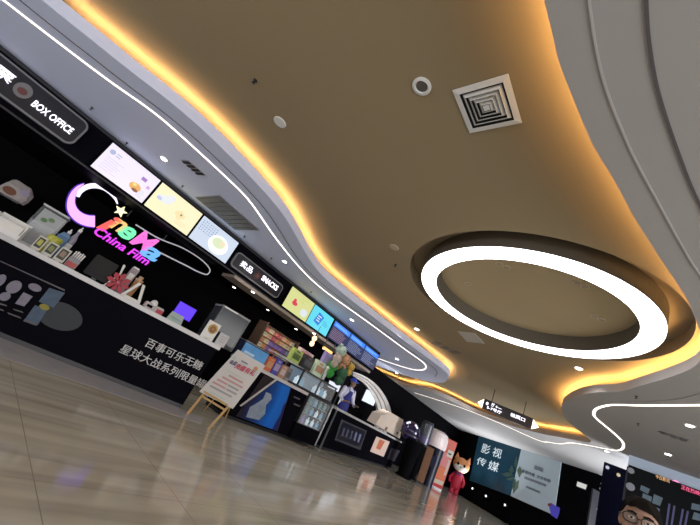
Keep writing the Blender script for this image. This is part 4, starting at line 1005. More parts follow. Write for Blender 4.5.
# ------------------------------------------------------------------ easel with notice board
E0, E1 = atz(187, 413.7, 0), atz(208.6, 427.4, 0)
EP = Plane((E0.x, E0.y), (E1.x, E1.y)) if False else None
fl_, fr_ = atz(187, 414, 0), atz(209, 428, 0)
mid = (fl_ + fr_) / 2
ea = thing('easel', 'small folding pine easel standing on the marble before the counters', 'easel', (mid.x, mid.y, 0))
Pl = Plane((fl_.x, fl_.y), (fr_.x, fr_.y))
lean = .13                                    # lean back per metre of height
def ep(u, v):                                 # point on the leaning board plane through the two front feet
    d = ray(u, v); nn = (Pl.n + UP * lean).normalized()
    return CAM + d * (nn.dot(Vector((fl_.x, fl_.y, 0)) - CAM) / nn.dot(d))
EN = (Pl.n + UP * lean).normalized()
def ebar(a, b, r=.014, name='leg'): MB().slab([a + Pl.t * -r, a + Pl.t * r, b + Pl.t * r, b + Pl.t * -r], EN * -.022).build(name, M_PINE, ea)
tl_, tr_ = ep(237.5, 351), ep(264.5, 365); bl_, br_ = ep(202, 390), ep(236, 407)
ebar(fl_, fl_.lerp(tl_, .98), .016); ebar(fr_, fr_.lerp(tr_, .93), .016)
for f in (.27, .33):
    a, b = fl_.lerp(tl_, f), fr_.lerp(tr_, f)
    MB().slab([a + UP * -.015, b + UP * -.015, b + UP * .015, a + UP * .015], EN * (.03 if f > .3 else -.02)).build('crossbar', M_PINE, ea)
back_top = (tl_ + tr_) / 2 - EN * .03
for rf in (atz(203, 411, 0), atz(225, 419, 0)):
    MB().tube([rf, back_top.lerp(rf, .25)], .012, 6).build('rear_leg', M_PINE, ea)
MB().tube([back_top.lerp(rf, .25), back_top], .012, 6).build('hinge', M_PINE, ea)
nb = thing('notice_board', 'white notice board with red heading and small printed lines resting on the pine easel', 'notice board', (bl_ + br_) / 2)
q = [ep(200, 392), ep(233, 409), ep(265.5, 366), ep(238.5, 350)]
MB().slab([p + EN * .005 for p in q], EN * .02).build('board', mat('notice white', (.62, .60, .58), .5, var=.05, scale=4), nb)
def nbl(fu0, fu1, fv0, fv1, m, name, out=.027):
    def g(fu, fv): return (q[0].lerp(q[1], fu)).lerp(q[3].lerp(q[2], fu), fv) + EN * out
    MB().slab([g(fu0, fv0), g(fu1, fv0), g(fu1, fv1), g(fu0, fv1)], EN * .002).build(name, m, nb)
def nbt(txt, fu, fv, w, h, m):
    me = text_mesh(txt, 1, .003, .02); xs = [v.co.x for v in me.vertices]; ys = [v.co.y for v in me.vertices]
    o_ = q[0].lerp(q[1], fu).lerp(q[3].lerp(q[2], fu), fv) + EN * .03; ux = (q[1] - q[0]).normalized(); uy = (q[3] - q[0]).normalized(); oo = parent_origin(nb)
    for v in me.vertices: v.co = o_ + ux * ((v.co.x - min(xs)) / (max(xs) - min(xs)) * w) + uy * ((v.co.y - min(ys)) / (max(ys) - min(ys)) * h) + EN * v.co.z - oo
    me.materials.append(m); o = bpy.data.objects.new('heading', me); col.objects.link(o); o.parent = nb
W_ = (q[1] - q[0]).length; H_ = (q[3] - q[0]).length
M_RED = mat('notice red', (.55, .04, .10), .5); M_NAVY = mat('notice navy', (.06, .05, .16), .5); M_PK = mat('notice pale red', (.52, .28, .30), .5); M_NG = mat('notice grey', (.33, .32, .33), .5); M_NGR = mat('notice mint', (.44, .55, .50), .5)
nbt('会员', .08, .69, W_ * .2, H_ * .09, M_NAVY); nbt('充值有礼', .30, .665, W_ * .58, H_ * .115, M_RED)
nbl(.18, .72, .56, .575, M_NGR, 'printed_line'); nbl(.34, .80, .48, .515, M_PK, 'printed_line')
for i, (a0, a1, m) in enumerate(((.22, .88, M_PK), (.15, .48, M_PK), (.50, .84, M_NG), (.10, .52, M_PK), (.55, .86, M_NG), (.12, .80, M_NG))):
    v0 = (.40, .32, .32, .24, .24, .16)[i]; nbl(a0, a1, v0, v0 + .035, m, 'printed_line')
nbl(.25, .7, .07, .09, M_NGR, 'printed_line')
def nbo(fu, fv, r, m, name):
    g = q[0].lerp(q[1], fu).lerp(q[3].lerp(q[2], fu), fv) + EN * .027; ux = (q[1] - q[0]).normalized(); uy = EN.cross(ux)
    MB().slab([g + ux * r * math.cos(2 * PI * i / 18) + uy * r * math.sin(2 * PI * i / 18) for i in range(18)], EN * .003).build(name, m, nb)
nbo(.84, .85, .035, mat('notice orange', (.60, .25, .06), .5), 'round_logo'); nbo(.86, .80, .03, M_NGR, 'round_logo'); nbo(.10, .83, .028, M_NGR, 'round_logo')
nbl(.34, .56, .84, .86, M_NAVY, 'logo_line'); nbl(.36, .5, .80, .81, M_NGR, 'logo_line')

# ================================================================== second counter: snack rack, packets, display case, plush toys
C2t = Plane((-5.96, 4.25), (-6.06, 6.15))
# blue light box at the left end of the second counter
sp = Spot(C2t, .18, (240.5, 352), (264, 364), (245, 340), ZW)
t = thing('light_box', 'long sky blue lit box on the counter just behind the white notice board', 'light box', sp.c)
sp.box(-.02, 1.0, 0, 1, -.2, 0).build('body', mat('box dark blue', (.02, .04, .09), .4), t)
sp.box(0, .99, .08, .95, 0, .006).build('lit_face', mat('sky face', (.05, .16, .32), .4, var=.6, scale=5, emit=(.08, .22, .42), es=.5), t)
sp.box(.1, .5, .35, .5, .006, .009).build('pale_streak', mat('sky streak', (.35, .45, .55), .5, emit=(.3, .42, .55), es=.35), t)
sp.box(-.03, 1.0, 1, 1.06, -.21, .01).build('top_rim', M_STEEL, t)

# rack of snack packets on the back wall
RP = Plane((-7.02, 4.2), (-7.12, 7.2))
def rp(u, v): return RP.hit(u, v)
TL, BL, TR, BR = rp(268, 325), rp(257, 345), rp(297, 342), rp(287, 359)
ra0, ra1, rz0, rz1 = RP.al(BL) + .02, RP.al(BR) + .08, BL.z, TL.z
rk = thing('snack_rack', 'tall wooden back rack packed with colourful snack packets behind the light box', 'rack', RP.pt((ra0 + ra1) / 2, 0, -.2))
def rb(a0, a1, z0, z1, o0, o1): return MB().slab([RP.pt(a0, z0, o0), RP.pt(a1, z0, o0), RP.pt(a1, z1, o0), RP.pt(a0, z1, o0)], RP.n * (o1 - o0))
rb(ra0 - .06, ra1 + .06, 0, rz1 + .06, -.36, -.32).build('back_panel', mat('rack wood', (.05, .028, .018), .6, var=.3), rk)
for a in (ra0 - .06, ra1 + .02): rb(a, a + .04, 0, rz1 + .06, -.32, 0).build('side_panel', MATS['rack wood'], rk)
rows, cols = 4, 7
hh = (rz1 - rz0) / rows; ww = (ra1 - ra0) / cols
for r_ in range(rows + 1): rb(ra0 - .02, ra1 + .02, rz0 + r_ * hh - .02, rz0 + r_ * hh, -.32, 0).build('shelf', MATS['rack wood'], rk)
PK = [((.45, .10, .06), 'red'), ((.50, .30, .16), 'tan'), ((.48, .40, .26), 'cream'), ((.16, .09, .30), 'violet'), ((.42, .18, .07), 'orange'), ((.40, .06, .09), 'crimson'), ((.20, .22, .34), 'slate blue')]
order = [[0, 2, 0, 5, 1, 4, 2], [2, 1, 5, 4, 1, 2, 2], [4, 2, 3, 3, 3, 3, 6], [2, 4, 3, 0, 4, 6, 2]]
rown = ['top', 'second', 'third', 'bottom']; coln = ['first', 'second', 'third', 'fourth', 'fifth', 'sixth', 'seventh']
def packet(name, label, cat, group, base, w, h, pl_, m, m2, th=.07):
    t = thing(name, label, cat, base, group)
    def P_(fa, fz, o): return base + pl_.t * (fa - .5) * w + UP * fz * h + pl_.n * o
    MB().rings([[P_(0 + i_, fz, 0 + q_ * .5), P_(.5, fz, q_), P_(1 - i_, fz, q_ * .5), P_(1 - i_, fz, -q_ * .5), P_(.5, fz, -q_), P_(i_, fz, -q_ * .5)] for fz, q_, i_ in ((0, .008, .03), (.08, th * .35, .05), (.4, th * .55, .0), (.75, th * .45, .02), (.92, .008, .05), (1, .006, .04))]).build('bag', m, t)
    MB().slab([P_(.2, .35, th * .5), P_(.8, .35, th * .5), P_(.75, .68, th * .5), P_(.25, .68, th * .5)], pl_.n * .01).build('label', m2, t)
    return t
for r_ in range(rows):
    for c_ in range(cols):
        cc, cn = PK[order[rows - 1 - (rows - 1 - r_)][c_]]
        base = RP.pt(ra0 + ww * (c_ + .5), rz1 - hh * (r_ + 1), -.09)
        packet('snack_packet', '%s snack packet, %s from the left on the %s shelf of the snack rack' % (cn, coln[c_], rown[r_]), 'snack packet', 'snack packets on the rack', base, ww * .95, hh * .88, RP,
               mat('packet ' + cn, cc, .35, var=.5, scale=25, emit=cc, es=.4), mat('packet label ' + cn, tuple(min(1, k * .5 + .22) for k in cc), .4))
lp = bpy.data.lights.new('rack_fill_lamp', 'AREA'); lp.energy = 12; lp.size = 1.2; lp.size_y = .2; lp.shape = 'RECTANGLE'; lp.color = (1, .82, .62)  # warm lamp without a fitting, added to light the snack rack
lo = bpy.data.objects.new('rack_fill_lamp', lp); col.objects.link(lo); lo.location = (-6.7, 5.6, 2.48); lo.rotation_euler = (0, math.radians(-12), PI / 2)

# packets and boxes standing along the second worktop
def carton(name, label, cat, bl, br, tp, d, c, c2, emit=.12, z0=ZW, pl_=C2t, dep=.12):
    sp = Spot(pl_, d, bl, br, tp, z0)
    t = thing(name, label, cat, sp.c)
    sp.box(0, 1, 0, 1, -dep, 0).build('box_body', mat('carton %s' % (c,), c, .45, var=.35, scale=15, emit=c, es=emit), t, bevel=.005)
    sp.box(.12, .88, .25, .7, 0, .004).build('label', mat('carton label %s' % (c2,), c2, .45), t)
    sp.box(.3, .7, .78, .9, 0, .004).build('logo_strip', mat('carton label %s' % (c2,), c2, .45), t)
    return t
carton('snack_box', 'orange red snack box at the left end of the counter beside the light box', 'box', (264.5, 367), (271, 370), (271, 356.5), .12, (.50, .12, .05), (.55, .30, .15))
carton('snack_box', 'blue violet snack box second along the second worktop', 'box', (271.5, 370.5), (277.5, 373.5), (279.5, 359), .12, (.06, .06, .28), (.35, .3, .5))
carton('snack_box', 'brown and white snack box third along the second worktop', 'box', (278.5, 374), (284, 377), (284.5, 365), .12, (.34, .18, .12), (.5, .45, .42))
carton('snack_box', 'grey snack box fourth along the second worktop', 'box', (285, 377), (289, 379), (291, 368), .14, (.20, .18, .19), (.1, .1, .1))
RS = Plane((-6.55, 4.4), (-6.68, 7.5))
sh = thing('display_shelf', 'pale raised shelf board over the second worktop carrying cartons', 'shelf', RS.hit(300, 365))
pa, pb = RS.hit(272, 355), RS.hit(327, 383); zsh = rz0 + .02
zsh = RS.hit(300, 366.5).z
MB().slab([RS.pt(RS.al(pa), zsh - .03, -.2), RS.pt(RS.al(pb), zsh - .03, -.2), RS.pt(RS.al(pb), zsh - .03, .04), RS.pt(RS.al(pa), zsh - .03, .04)], (0, 0, .03)).build('board', M_STONE, sh)
for f in (.05, .5, .95):
    a = RS.al(pa) + f * (RS.al(pb) - RS.al(pa)); MB().slab([RS.pt(a, ZW, -.1), RS.pt(a + .03, ZW, -.1), RS.pt(a + .03, zsh - .03, -.1), RS.pt(a, zsh - .03, -.1)], RS.n * .03).build('post', M_STEEL, sh)
ZU = RS.off(-.12).hit(305, 358).z
us = thing('display_shelf', 'narrow upper shelf board carrying the pink and violet cartons', 'shelf', RS.pt(RS.al(RS.hit(305, 358)), ZU, -.2))
ua, ub = RS.al(RS.off(-.12).hit(298, 353)), RS.al(RS.off(-.15).hit(332, 362))
MB().slab([RS.pt(ua, ZU - .02, -.34), RS.pt(ub, ZU - .02, -.34), RS.pt(ub, ZU - .02, -.1), RS.pt(ua, ZU - .02, -.1)], (0, 0, .02)).build('board', M_STONE, us)
for a in (ua, ub - .03): MB().slab([RS.pt(a, ZW, -.36), RS.pt(a + .03, ZW, -.36), RS.pt(a + .03, ZU - .02, -.36), RS.pt(a, ZU - .02, -.36)], RS.n * .03).build('post', M_STEEL, us)
carton('snack_carton', 'lime green carton on the raised shelf right of the snack rack', 'carton', (289, 360), (298, 365), (296, 348), 0, (.28, .36, .10), (.10, .16, .05), .25, zsh, RS)
carton('snack_carton', 'flat pale pink carton on the raised shelf beside the lime one', 'carton', (299, 353), (312, 360), (301, 347), .12, (.48, .38, .40), (.45, .15, .2), .2, ZU, RS)
carton('snack_carton', 'dark machine like carton on the raised shelf behind the glass case', 'carton', (301, 366), (310, 371), (311, 357), .0, (.03, .03, .035), (.10, .10, .11), 0, zsh, RS)
carton('snack_carton', 'pale mint carton on the raised shelf above the glass case', 'carton', (312, 373), (321, 378), (322, 362), 0, (.40, .50, .36), (.5, .28, .2), .25, zsh, RS)
carton('snack_carton', 'violet carton beside the warm tube lamp', 'carton', (324, 359), (331, 362.5), (331, 353), .15, (.22, .18, .40), (.35, .3, .5), .25, ZU, RS)
sp = Spot(RS, -.1, (318.5, 381), (323.5, 384), (328, 366), zsh)
t = thing('glass_tumbler', 'tall clear tumbler with white rim on the raised shelf above the glass case', 'tumbler', sp.c)
r = .05
MB().lathe(sp.c, [(r * .8, 0), (r, sp.h * .85), (r * .94, sp.h * .85), (r * .74, .02)], 18).build('cup', mat('tumbler', (.45, .47, .50), .15), t)
MB().lathe(sp.c, [(r * 1.05, sp.h * .85), (r * 1.05, sp.h * .92), (r * .5, sp.h), (r * .3, sp.h)], 18).build('lid', M_WHITE, t)

# warm pendant bulbs and a warm tube lamp
for (u, v, dd, lab) in ((314.5, 338.5, .12, 'warm pendant bulb nearest the cyan screen, upper of two'), (312, 343.5, -.14, 'warm pendant bulb hanging just below the upper one'), ):
    p = RS.off(dd).hit(u, v)
    t = thing('pendant_lamp', lab, 'pendant lamp', p, 'warm pendant bulbs over the snack counter')
    MB().ell(p, (.06, .06, .075)).build('bulb', emis('warm bulb', (1, .66, .32), 2.6), t, smooth=True)
    MB().lathe(p, [(.03, .06), (.03, .12), (.012, .14)], 12).build('socket', M_DARKG, t)
    MB().tube([p + UP * .13, Vector((p.x, p.y, 2.61))], .006, 5).build('cord', M_DARKG, t)
t = thing('tube_lamp', 'short warm orange tube lamp under the taupe ledge below the timetable screen', 'lamp', RS.hit(327, 350))
a, b = RS.off(.1).hit(323.5, 347.3), RS.off(.1).hit(331.5, 353)
MB().tube([a, b], .035, 8).build('tube', emis('warm tube', (1, .55, .18), 1.6), t)
for p in (a, b): MB().tube([p, Vector((p.x, p.y, 2.5))], .01, 5).build('hanger', M_DARKG, t)

# glass display case
dcas = thing('display_case', 'upright glass refrigerated display case with bluish lit goods set into the counter', 'display case', C2.pt(1.4, 0))
lowL, lowR = C2.al(C2.off(.06).hit(303.5, 408)) , C2.al(C2.off(.06).hit(327, 417))
def db(a0, a1, z0, z1, o0, o1): return MB().slab([C2.pt(a0, z0, o0), C2.pt(a1, z0, o0), C2.pt(a1, z1, o0), C2.pt(a0, z1, o0)], C2.n * (o1 - o0))
zlow = C2.off(.06).hit(307, 426.5).z; zup = C2.off(.0).hit(334, 389).z + .02
a0, a1 = lowL, lowR
M_CF = mat('case frame', (.05, .05, .055), .35, .4)
db(a0, a1, .06, zlow, -.5, .06).build('base', M_BLACK, dcas)
db(a0, a1, zlow, ZW, -.5, -.46).build('back_panel', mat('case back', (.16, .20, .24), .5, emit=(.18, .26, .32), es=.25), dcas)
for a in (a0, a1 - .03): db(a, a + .03, zlow, ZW, -.5, .06).build('side_frame', M_CF, dcas)
db(a1 - .005, a1 + .045, .08, ZW + .02, .05, .075).build('steel_edge', M_STEEL, dcas)
db(a0 + .03, a1 - .03, zlow, ZW - .03, .045, .05).build('front_glass', M_GLASS, dcas)
db(a0, a1, ZW - .03, ZW + .01, -.5, .06).build('middle_rail', M_CF, dcas)
zs_ = [zlow + .02, zlow + (ZW - zlow) * .36, zlow + (ZW - zlow) * .68]
for z in zs_: db(a0 + .03, a1 - .03, z - .015, z, -.45, .03).build('shelf', M_STEEL, dcas)
u0, u1 = C2.al(C2.hit(300, 379)), C2.al(C2.hit(331, 391))
u0 = max(u0, a0 - .45); u1 = a1
db(u0, u1, ZW + .012, ZW + .05, -.5, -.02).build('upper_base', M_CF, dcas)
for a in (u0, (u0 + u1) / 2, u1 - .025): db(a, a + .025, ZW + .05, zup, -.06, -.02).build('upper_post', M_CF, dcas); 
db(u0, u1, zup, zup + .03, -.5, -.0).build('upper_top', M_CF, dcas)
db(u0 + .025, u1 - .025, ZW + .05, zup, -.03, -.025).build('upper_glass', M_GLASS, dcas)
db(u0, u1, ZW + .05, zup, -.5, -.48).build('upper_back', mat('case upper back', (.16, .2, .26), .5, emit=(.3, .42, .55), es=.25), dcas)
M_BT = [mat('case bottle blue', (.16, .30, .42), .2, emit=(.15, .35, .5), es=.5), mat('case bottle white', (.55, .65, .72), .2, emit=(.55, .7, .8), es=.6), mat('case bottle violet', (.30, .22, .42), .2, emit=(.3, .2, .4), es=.35), mat('case bottle green', (.10, .24, .24), .2, emit=(.08, .2, .2), es=.4)]
names = ['bluish', 'white', 'violet', 'dark green']
first = {}
shn = ['bottom', 'middle', 'top']
idx = [[2, 2, 1, 1, 0], [0, 3, 0, 1, 0], [3, 3, 0, 3, 3]]
wN = ['first', 'second', 'third', 'fourth', 'fifth']
for k_, z in enumerate(zs_):
    for i in range(5):
        a = a0 + .09 + i * (a1 - a0 - .18) / 4; h = (ZW - zlow) * .25; ty = idx[k_][i]
        b = C2.pt(a, z + .001, -.06)
        lab = '%s drink bottle on the %s shelf of the glass case, %s from the left' % (names[ty], shn[k_], wN[i])
        if ty not in first:
            t = thing('drink_bottle', lab, 'bottle', b, 'drink bottles in the glass case')
            MB().lathe(b, [(.04, 0), (.042, h * .6), (.018, h * .8), (.018, h * .92)], 14).build('body', M_BT[ty], t)
            MB().lathe(b, [(.02, h * .92), (.02, h)], 10).build('cap', M_WHITE, t)
            first[ty] = t
        else:
            t = copy_tree(first[ty]); place(t, b); t['label'] = lab
for i, (f, ty) in enumerate(((.10, 1), (.24, 0), (.62, 1), (.72, 1), (.84, 0), (.93, 1))):
    b = C2.pt(u0 + f * (u1 - u0), ZW + .051, -.25); 
    t = copy_tree(first[ty]); place(t, b); t['label'] = '%s bottle in the glass top of the display case, %s from the left' % (names[ty], (wN + ['sixth'])[i]); t['group'] = 'bottles in the upper glass of the case'; t.scale = (1.5, 1.5, 1.2)

# cluster of plush toys on a stand behind the far counter start
ps = C3.off(-.38)
stand_p = ps.hit(337, 396)
t = thing('plush_stand', 'slim dark stand holding up the cluster of plush toys behind the glass case', 'stand', (stand_p.x, stand_p.y, 1.082))
pz = ps.hit(341, 352).z
MB().tube([(stand_p.x, stand_p.y, 1.09), (stand_p.x, stand_p.y, pz)], .02, 8).build('pole', M_DARKG, t)
MB().lathe((stand_p.x, stand_p.y, 1.082), [(.16, 0), (.16, .02), (.03, .04)], 18).build('base', M_DARKG, t)
def plush(u, v, r, c, label, d=0.0, flat=1.0):
    p = ps.off(d).hit(u, v)
    t = thing('plush_toy', label, 'plush toy', p, 'plush toys clustered on the stand')
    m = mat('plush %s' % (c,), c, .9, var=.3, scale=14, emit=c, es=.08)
    MB().ell(p, (r, r * .9, r * .95)).build('head', m, t, smooth=True)
    MB().ell(p - UP * r * 1.35, (r * .8, r * .7, r * .85)).build('body', m, t, smooth=True)
    for s_ in (-1, 1):
        MB().ell(p + ps.t * s_ * r * .7 + UP * r * .75, (r * .32, r * .25, r * .32), nu=10, nv=6).build('ear', m, t, smooth=True)
        MB().ell(p + ps.t * s_ * r * .75 - UP * r * 1.2 + ps.n * r * .2, (r * .28, r * .28, r * .45), nu=10, nv=6).build('arm', m, t, smooth=True)
        MB().ell(p + ps.t * s_ * r * .33 + UP * r * .12 + ps.n * r * .86, (r * .09,) * 3, nu=8, nv=6).build('eye', M_BLACK, t)
    return t
plush(341, 351, .17, (.33, .42, .36), 'pale mint plush toy on top of the toy cluster')
plush(345, 360, .17, (.38, .20, .11), 'orange brown plush toy right of centre in the toy cluster', .12)
plush(333, 366, .15, (.03, .24, .04), 'bright green plush toy at the left of the toy cluster', .12)
plush(342, 373, .16, (.03, .10, .05), 'dark green plush toy low in the toy cluster', .2)
plush(351, 367, .12, (.45, .30, .06), 'small yellow plush toy at the right of the toy cluster', .2)
plush(337, 358, .12, (.42, .34, .30), 'small pale pink plush toy in the middle of the toy cluster', .22)

# beige tilted box sign at the far counter end and stuff beside it
BP = C3.off(-.1)
P = [BP.hit(*p) for p in ((375.5, 424.5), (399.5, 438.5), (403.5, 420), (391, 412.5), (381, 415.5))]
c = sum(P, Vector()) / 5
t = thing('beige_carton', 'large beige tilted carton with slanted top on the far end of the counter', 'carton', (c.x, c.y, min(p.z for p in P)))
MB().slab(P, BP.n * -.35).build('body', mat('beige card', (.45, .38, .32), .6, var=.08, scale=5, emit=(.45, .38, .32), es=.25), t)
poly_on(BP, [(386, 426.5), (388, 427.5), (386.5, 430.5), (384.5, 429.5)], mat('carton dark mark', (.12, .09, .08), .6), 'printed_mark', t, out=.006)
poly_on(BP, [(397, 431.5), (398.5, 432.2), (397.3, 434.5), (395.9, 433.8)], MATS['carton dark mark'], 'printed_mark', t, out=.006)

bl_ = bpy.data.lights.new('arch_fill_lamp', 'AREA'); bl_.energy = 22; bl_.size = .6; bl_.color = (1, .95, .9)  # lamp without a fitting, added to brighten the arch
bo = bpy.data.objects.new('arch_fill_lamp', bl_); col.objects.link(bo); bo.location = (-7.6, 11.5, 2.5); bo.rotation_euler = (Vector((-9.4, 13, 1.8)) - Vector((-7.6, 11.5, 2.5))).to_track_quat('-Z', 'Y').to_euler()

# ================================================================== machines, banner and fox figure in the hall
def facing(u, v):                         # vertical plane through the floor point at this pixel, turned to the viewer
    p = atz(u, v, 0); d = Vector((p.x, p.y)).normalized(); t = Vector((-d.y, d.x)) * -1
    return Plane((p.x, p.y), (p.x + t.x, p.y + t.y)), p
M_NAVY2 = mat('machine navy', (.006, .008, .022), .4, spec=.2)
pl_, p = facing(426, 485.5)
t = thing('vending_machine', 'tall navy machine with wide pale pinkish rounded hood beside the red banner', 'machine', p)
r_b = (pl_.al(pl_.hit(432.5, 488)) - pl_.al(pl_.hit(421.5, 484))) / 2
zb_ = pl_.hit(436, 447).z; zt2 = pl_.hit(440, 431).z; rh = (pl_.al(pl_.hit(450, 443)) - pl_.al(pl_.hit(427, 436))) / 2
vd = -Vector((p.x, p.y, 0)).normalized()
hx = p + pl_.t * -.16
MB().lathe(p, [(r_b * 1.05, 0), (r_b * 1.05, .08), (r_b, .1), (r_b * 1.25, zb_)], 20).build('body', M_NAVY2, t)
MB().box(p + vd * r_b * 1.1 + UP * zb_ * .62, (r_b * .9, .05, .4), math.atan2(pl_.t.y, pl_.t.x)).build('front_panel', mat('machine panel', (.012, .015, .04), .4, spec=.2), t)
hz_ = zt2 - zb_
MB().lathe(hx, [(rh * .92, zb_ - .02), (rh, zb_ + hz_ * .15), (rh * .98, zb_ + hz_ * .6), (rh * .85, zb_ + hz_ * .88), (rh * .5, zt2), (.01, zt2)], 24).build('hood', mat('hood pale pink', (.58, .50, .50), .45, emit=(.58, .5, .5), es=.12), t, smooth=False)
def globe(u, v, cu, cv, rpx):
    pl_, p = facing(u, v)
    zg = pl_.hit(cu, cv).z; rg = (pl_.al(pl_.hit(cu + rpx, cv + rpx * .35)) - pl_.al(pl_.hit(cu - rpx, cv - rpx * .35))) / 2
    return pl_, p, zg, rg
pl_, p, zg, rg = globe(402.5, 477, 410.5, 430.5, 9.5)
t = thing('vending_machine', 'black machine with a glossy violet black globe on top past the counter end', 'machine', p)
MB().lathe(p, [(.30, 0), (.30, .05), (.22, .08), (.26, zg * .45), (.36, zg - rg * .7)], 20).build('body', M_MATTE, t)
gx = p + pl_.t * (pl_.al(pl_.hit(410.5, 430.5)) - pl_.al(p))
MB().ell(gx + UP * zg, (rg, rg, rg * .92), nu=24, nv=14).build('globe', mat('violet black gloss', (.006, .004, .018), .15, spec=.5, emit=(.05, .03, .16), es=.12), t, smooth=True)
vd = -Vector((p.x, p.y, 0)).normalized()
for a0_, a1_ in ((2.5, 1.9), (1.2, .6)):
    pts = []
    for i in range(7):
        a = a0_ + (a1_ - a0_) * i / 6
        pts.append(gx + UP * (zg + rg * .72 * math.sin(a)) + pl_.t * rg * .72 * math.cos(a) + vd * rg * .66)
    MB().tube(pts, rg * .10, 6).build('globe_highlight', emis('globe highlight', (.8, .84, 1), 1.5), t)  # glowing arcs stand in for highlights on the glossy globe
MB().lathe(gx, [(rg * .95, zg - rg * .55), (rg * 1.0, zg - rg * .5), (rg * 1.0, zg - rg * .4), (rg * .93, zg - rg * .36)], 24).build('collar', M_DARKG, t)
pl_, p = facing(410, 478)
t = thing('vending_machine', 'black machine with dark grey drum top between the globe and the brown cabinet', 'machine', p)
zd0, zd1 = pl_.hit(421, 445).z, pl_.hit(427, 421).z; rd = (pl_.al(pl_.hit(430, 434)) - pl_.al(pl_.hit(417.5, 430))) / 2
MB().lathe(p, [(rd * .9, 0), (rd * .9, .06), (rd * .7, .1), (rd * .8, zd0)], 20).build('body', M_MATTE, t)
MB().lathe(p, [(rd * .85, zd0), (rd, zd0 + .08), (rd, zd1 - .12), (rd * .8, zd1)], 22).build('drum', mat('drum grey', (.030, .034, .048), .3), t)
MB().lathe(p, [(rd * .98, zd0 + .12), (rd * 1.03, zd0 + .14), (rd * 1.03, zd0 + .34), (rd * .98, zd0 + .36)], 22).build('band', mat('drum band violet', (.05, .035, .12), .3), t)
pl_, p = facing(419, 484)
t = thing('tall_cabinet', 'plain brown cabinet standing between the drum machine and the pink hooded machine', 'cabinet', p)
wb = pl_.al(pl_.hit(423.5, 486)) - pl_.al(pl_.hit(416, 483)); zm = pl_.hit(429, 447).z
MB().box(p + UP * (zm / 2 + .04), (wb, wb, zm - .08), math.atan2(pl_.t.y, pl_.t.x)).build('cabinet_body', mat('machine brown', (.17, .075, .035), .5, var=.15), t, bevel=.02)
MB().box(p + UP * .02, (wb * .9, wb * .9, .04), math.atan2(pl_.t.y, pl_.t.x)).build('plinth', M_DARKG, t)
MB().box(p + UP * (zm + .0), (wb * 1.06, wb * 1.06, .05), math.atan2(pl_.t.y, pl_.t.x)).build('top_board', mat('machine brown dark', (.10, .045, .02), .5), t)
# roll-up banner
bp, p = facing(436.5, 488.8)
t = thing('rollup_banner', 'tall narrow red and orange roll-up banner between the machines and the fox figure', 'banner', p)
Q = [(431.3, 487), (441.3, 491), (457.4, 443), (447.8, 438)]
def bq(f0, f1, g0, g1, m, name, out):
    P = [bp.hit(*c) for c in Q]
    def g(f, h_): return P[0].lerp(P[1], f).lerp(P[3].lerp(P[2], f), h_) + bp.n * out
    MB().slab([g(f0, g0), g(f1, g0), g(f1, g1), g(f0, g1)], bp.n * .01).build(name, m, t)
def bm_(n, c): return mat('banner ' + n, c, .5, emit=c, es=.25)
bq(0, 1, .02, 1, bm_('orange red', (.52, .13, .09)), 'sheet', 0)
bq(.04, .96, .02, .09, bm_('crimson', (.42, .03, .04)), 'printed_band', .012); bq(.05, .95, .10, .18, bm_('cream', (.50, .42, .34)), 'printed_band', .012)
bq(.05, .85, .20, .42, bm_('orange', (.58, .17, .08)), 'printed_band', .012); bq(.02, .7, .44, .72, bm_('rose', (.55, .20, .20)), 'printed_band', .012)
bq(.42, .98, .66, .80, bm_('pale', (.50, .48, .42)), 'printed_band', .016); bq(.05, .95, .82, .97, bm_('salmon', (.55, .15, .12)), 'printed_band', .012)
bq(.5, .8, .71, .74, bm_('dark ink', (.05, .04, .04)), 'printed_mark', .02); bq(.72, .95, .3, .62, bm_('light edge', (.5, .38, .33)), 'printed_band', .016)
P0, P1 = bp.hit(*Q[0]), bp.hit(*Q[1])
MB().slab([P0 * 1 - bp.n * .12 - UP * P0.z, P1 - bp.n * .12 - UP * P1.z, P1 + bp.n * .12 - UP * P1.z, P0 + bp.n * .12 - UP * P0.z], (0, 0, .07)).build('base', M_STEEL, t)
# fox figure
fpn, p = facing(453, 493.5)
t = thing('fox_figure', 'standing toy fox figure with orange ears, white face and red outfit beside the banner', 'figure', p)
hz_ = fpn.hit(463, 466).z; hr = (fpn.al(fpn.hit(471.5, 468)) - fpn.al(fpn.hit(454.5, 463))) / 2; tv = fpn.t; nv = fpn.n
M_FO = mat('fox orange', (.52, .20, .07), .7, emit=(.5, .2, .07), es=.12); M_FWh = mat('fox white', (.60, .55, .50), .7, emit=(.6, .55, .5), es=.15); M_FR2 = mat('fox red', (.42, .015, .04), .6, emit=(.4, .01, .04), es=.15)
Mf = Matrix((tv, nv, UP)).transposed()
hc_ = p + UP * hz_
MB().ell(hc_, (hr, hr * .8, hr * .85), Mf, 20, 12).build('head', M_FO, t, smooth=True)
MB().ell(hc_ - UP * hr * .25 + nv * hr * .22, (hr * .82, hr * .66, hr * .55), Mf, 18, 10).build('face_patch', M_FWh, t, smooth=True)
for s_ in (-1, 1):
    e0 = hc_ + tv * s_ * hr * .62 + UP * hr * .45
    MB().rings([[e0 + tv * (s_ * k * .5 + c * (1 - k)) * hr * .34 + UP * k * hr * .8 + nv * (d * (1 - k)) * hr * .15 for c, d in ((-1, 0), (0, -1), (1, 0), (0, 1))] for k in (0, .5, .97)]).build('ear', M_FO, t)
    MB().ell(hc_ + tv * s_ * hr * .38 + nv * hr * .80 + UP * hr * .02, (hr * .13, hr * .1, hr * .17), Mf, 10, 8).build('eye', M_BLACK, t, smooth=True)
MB().ell(hc_ + nv * hr * .88 - UP * hr * .25, (hr * .09, hr * .08, hr * .07), Mf, 10, 6).build('nose', M_BLACK, t)
bt = hz_ - hr * .75
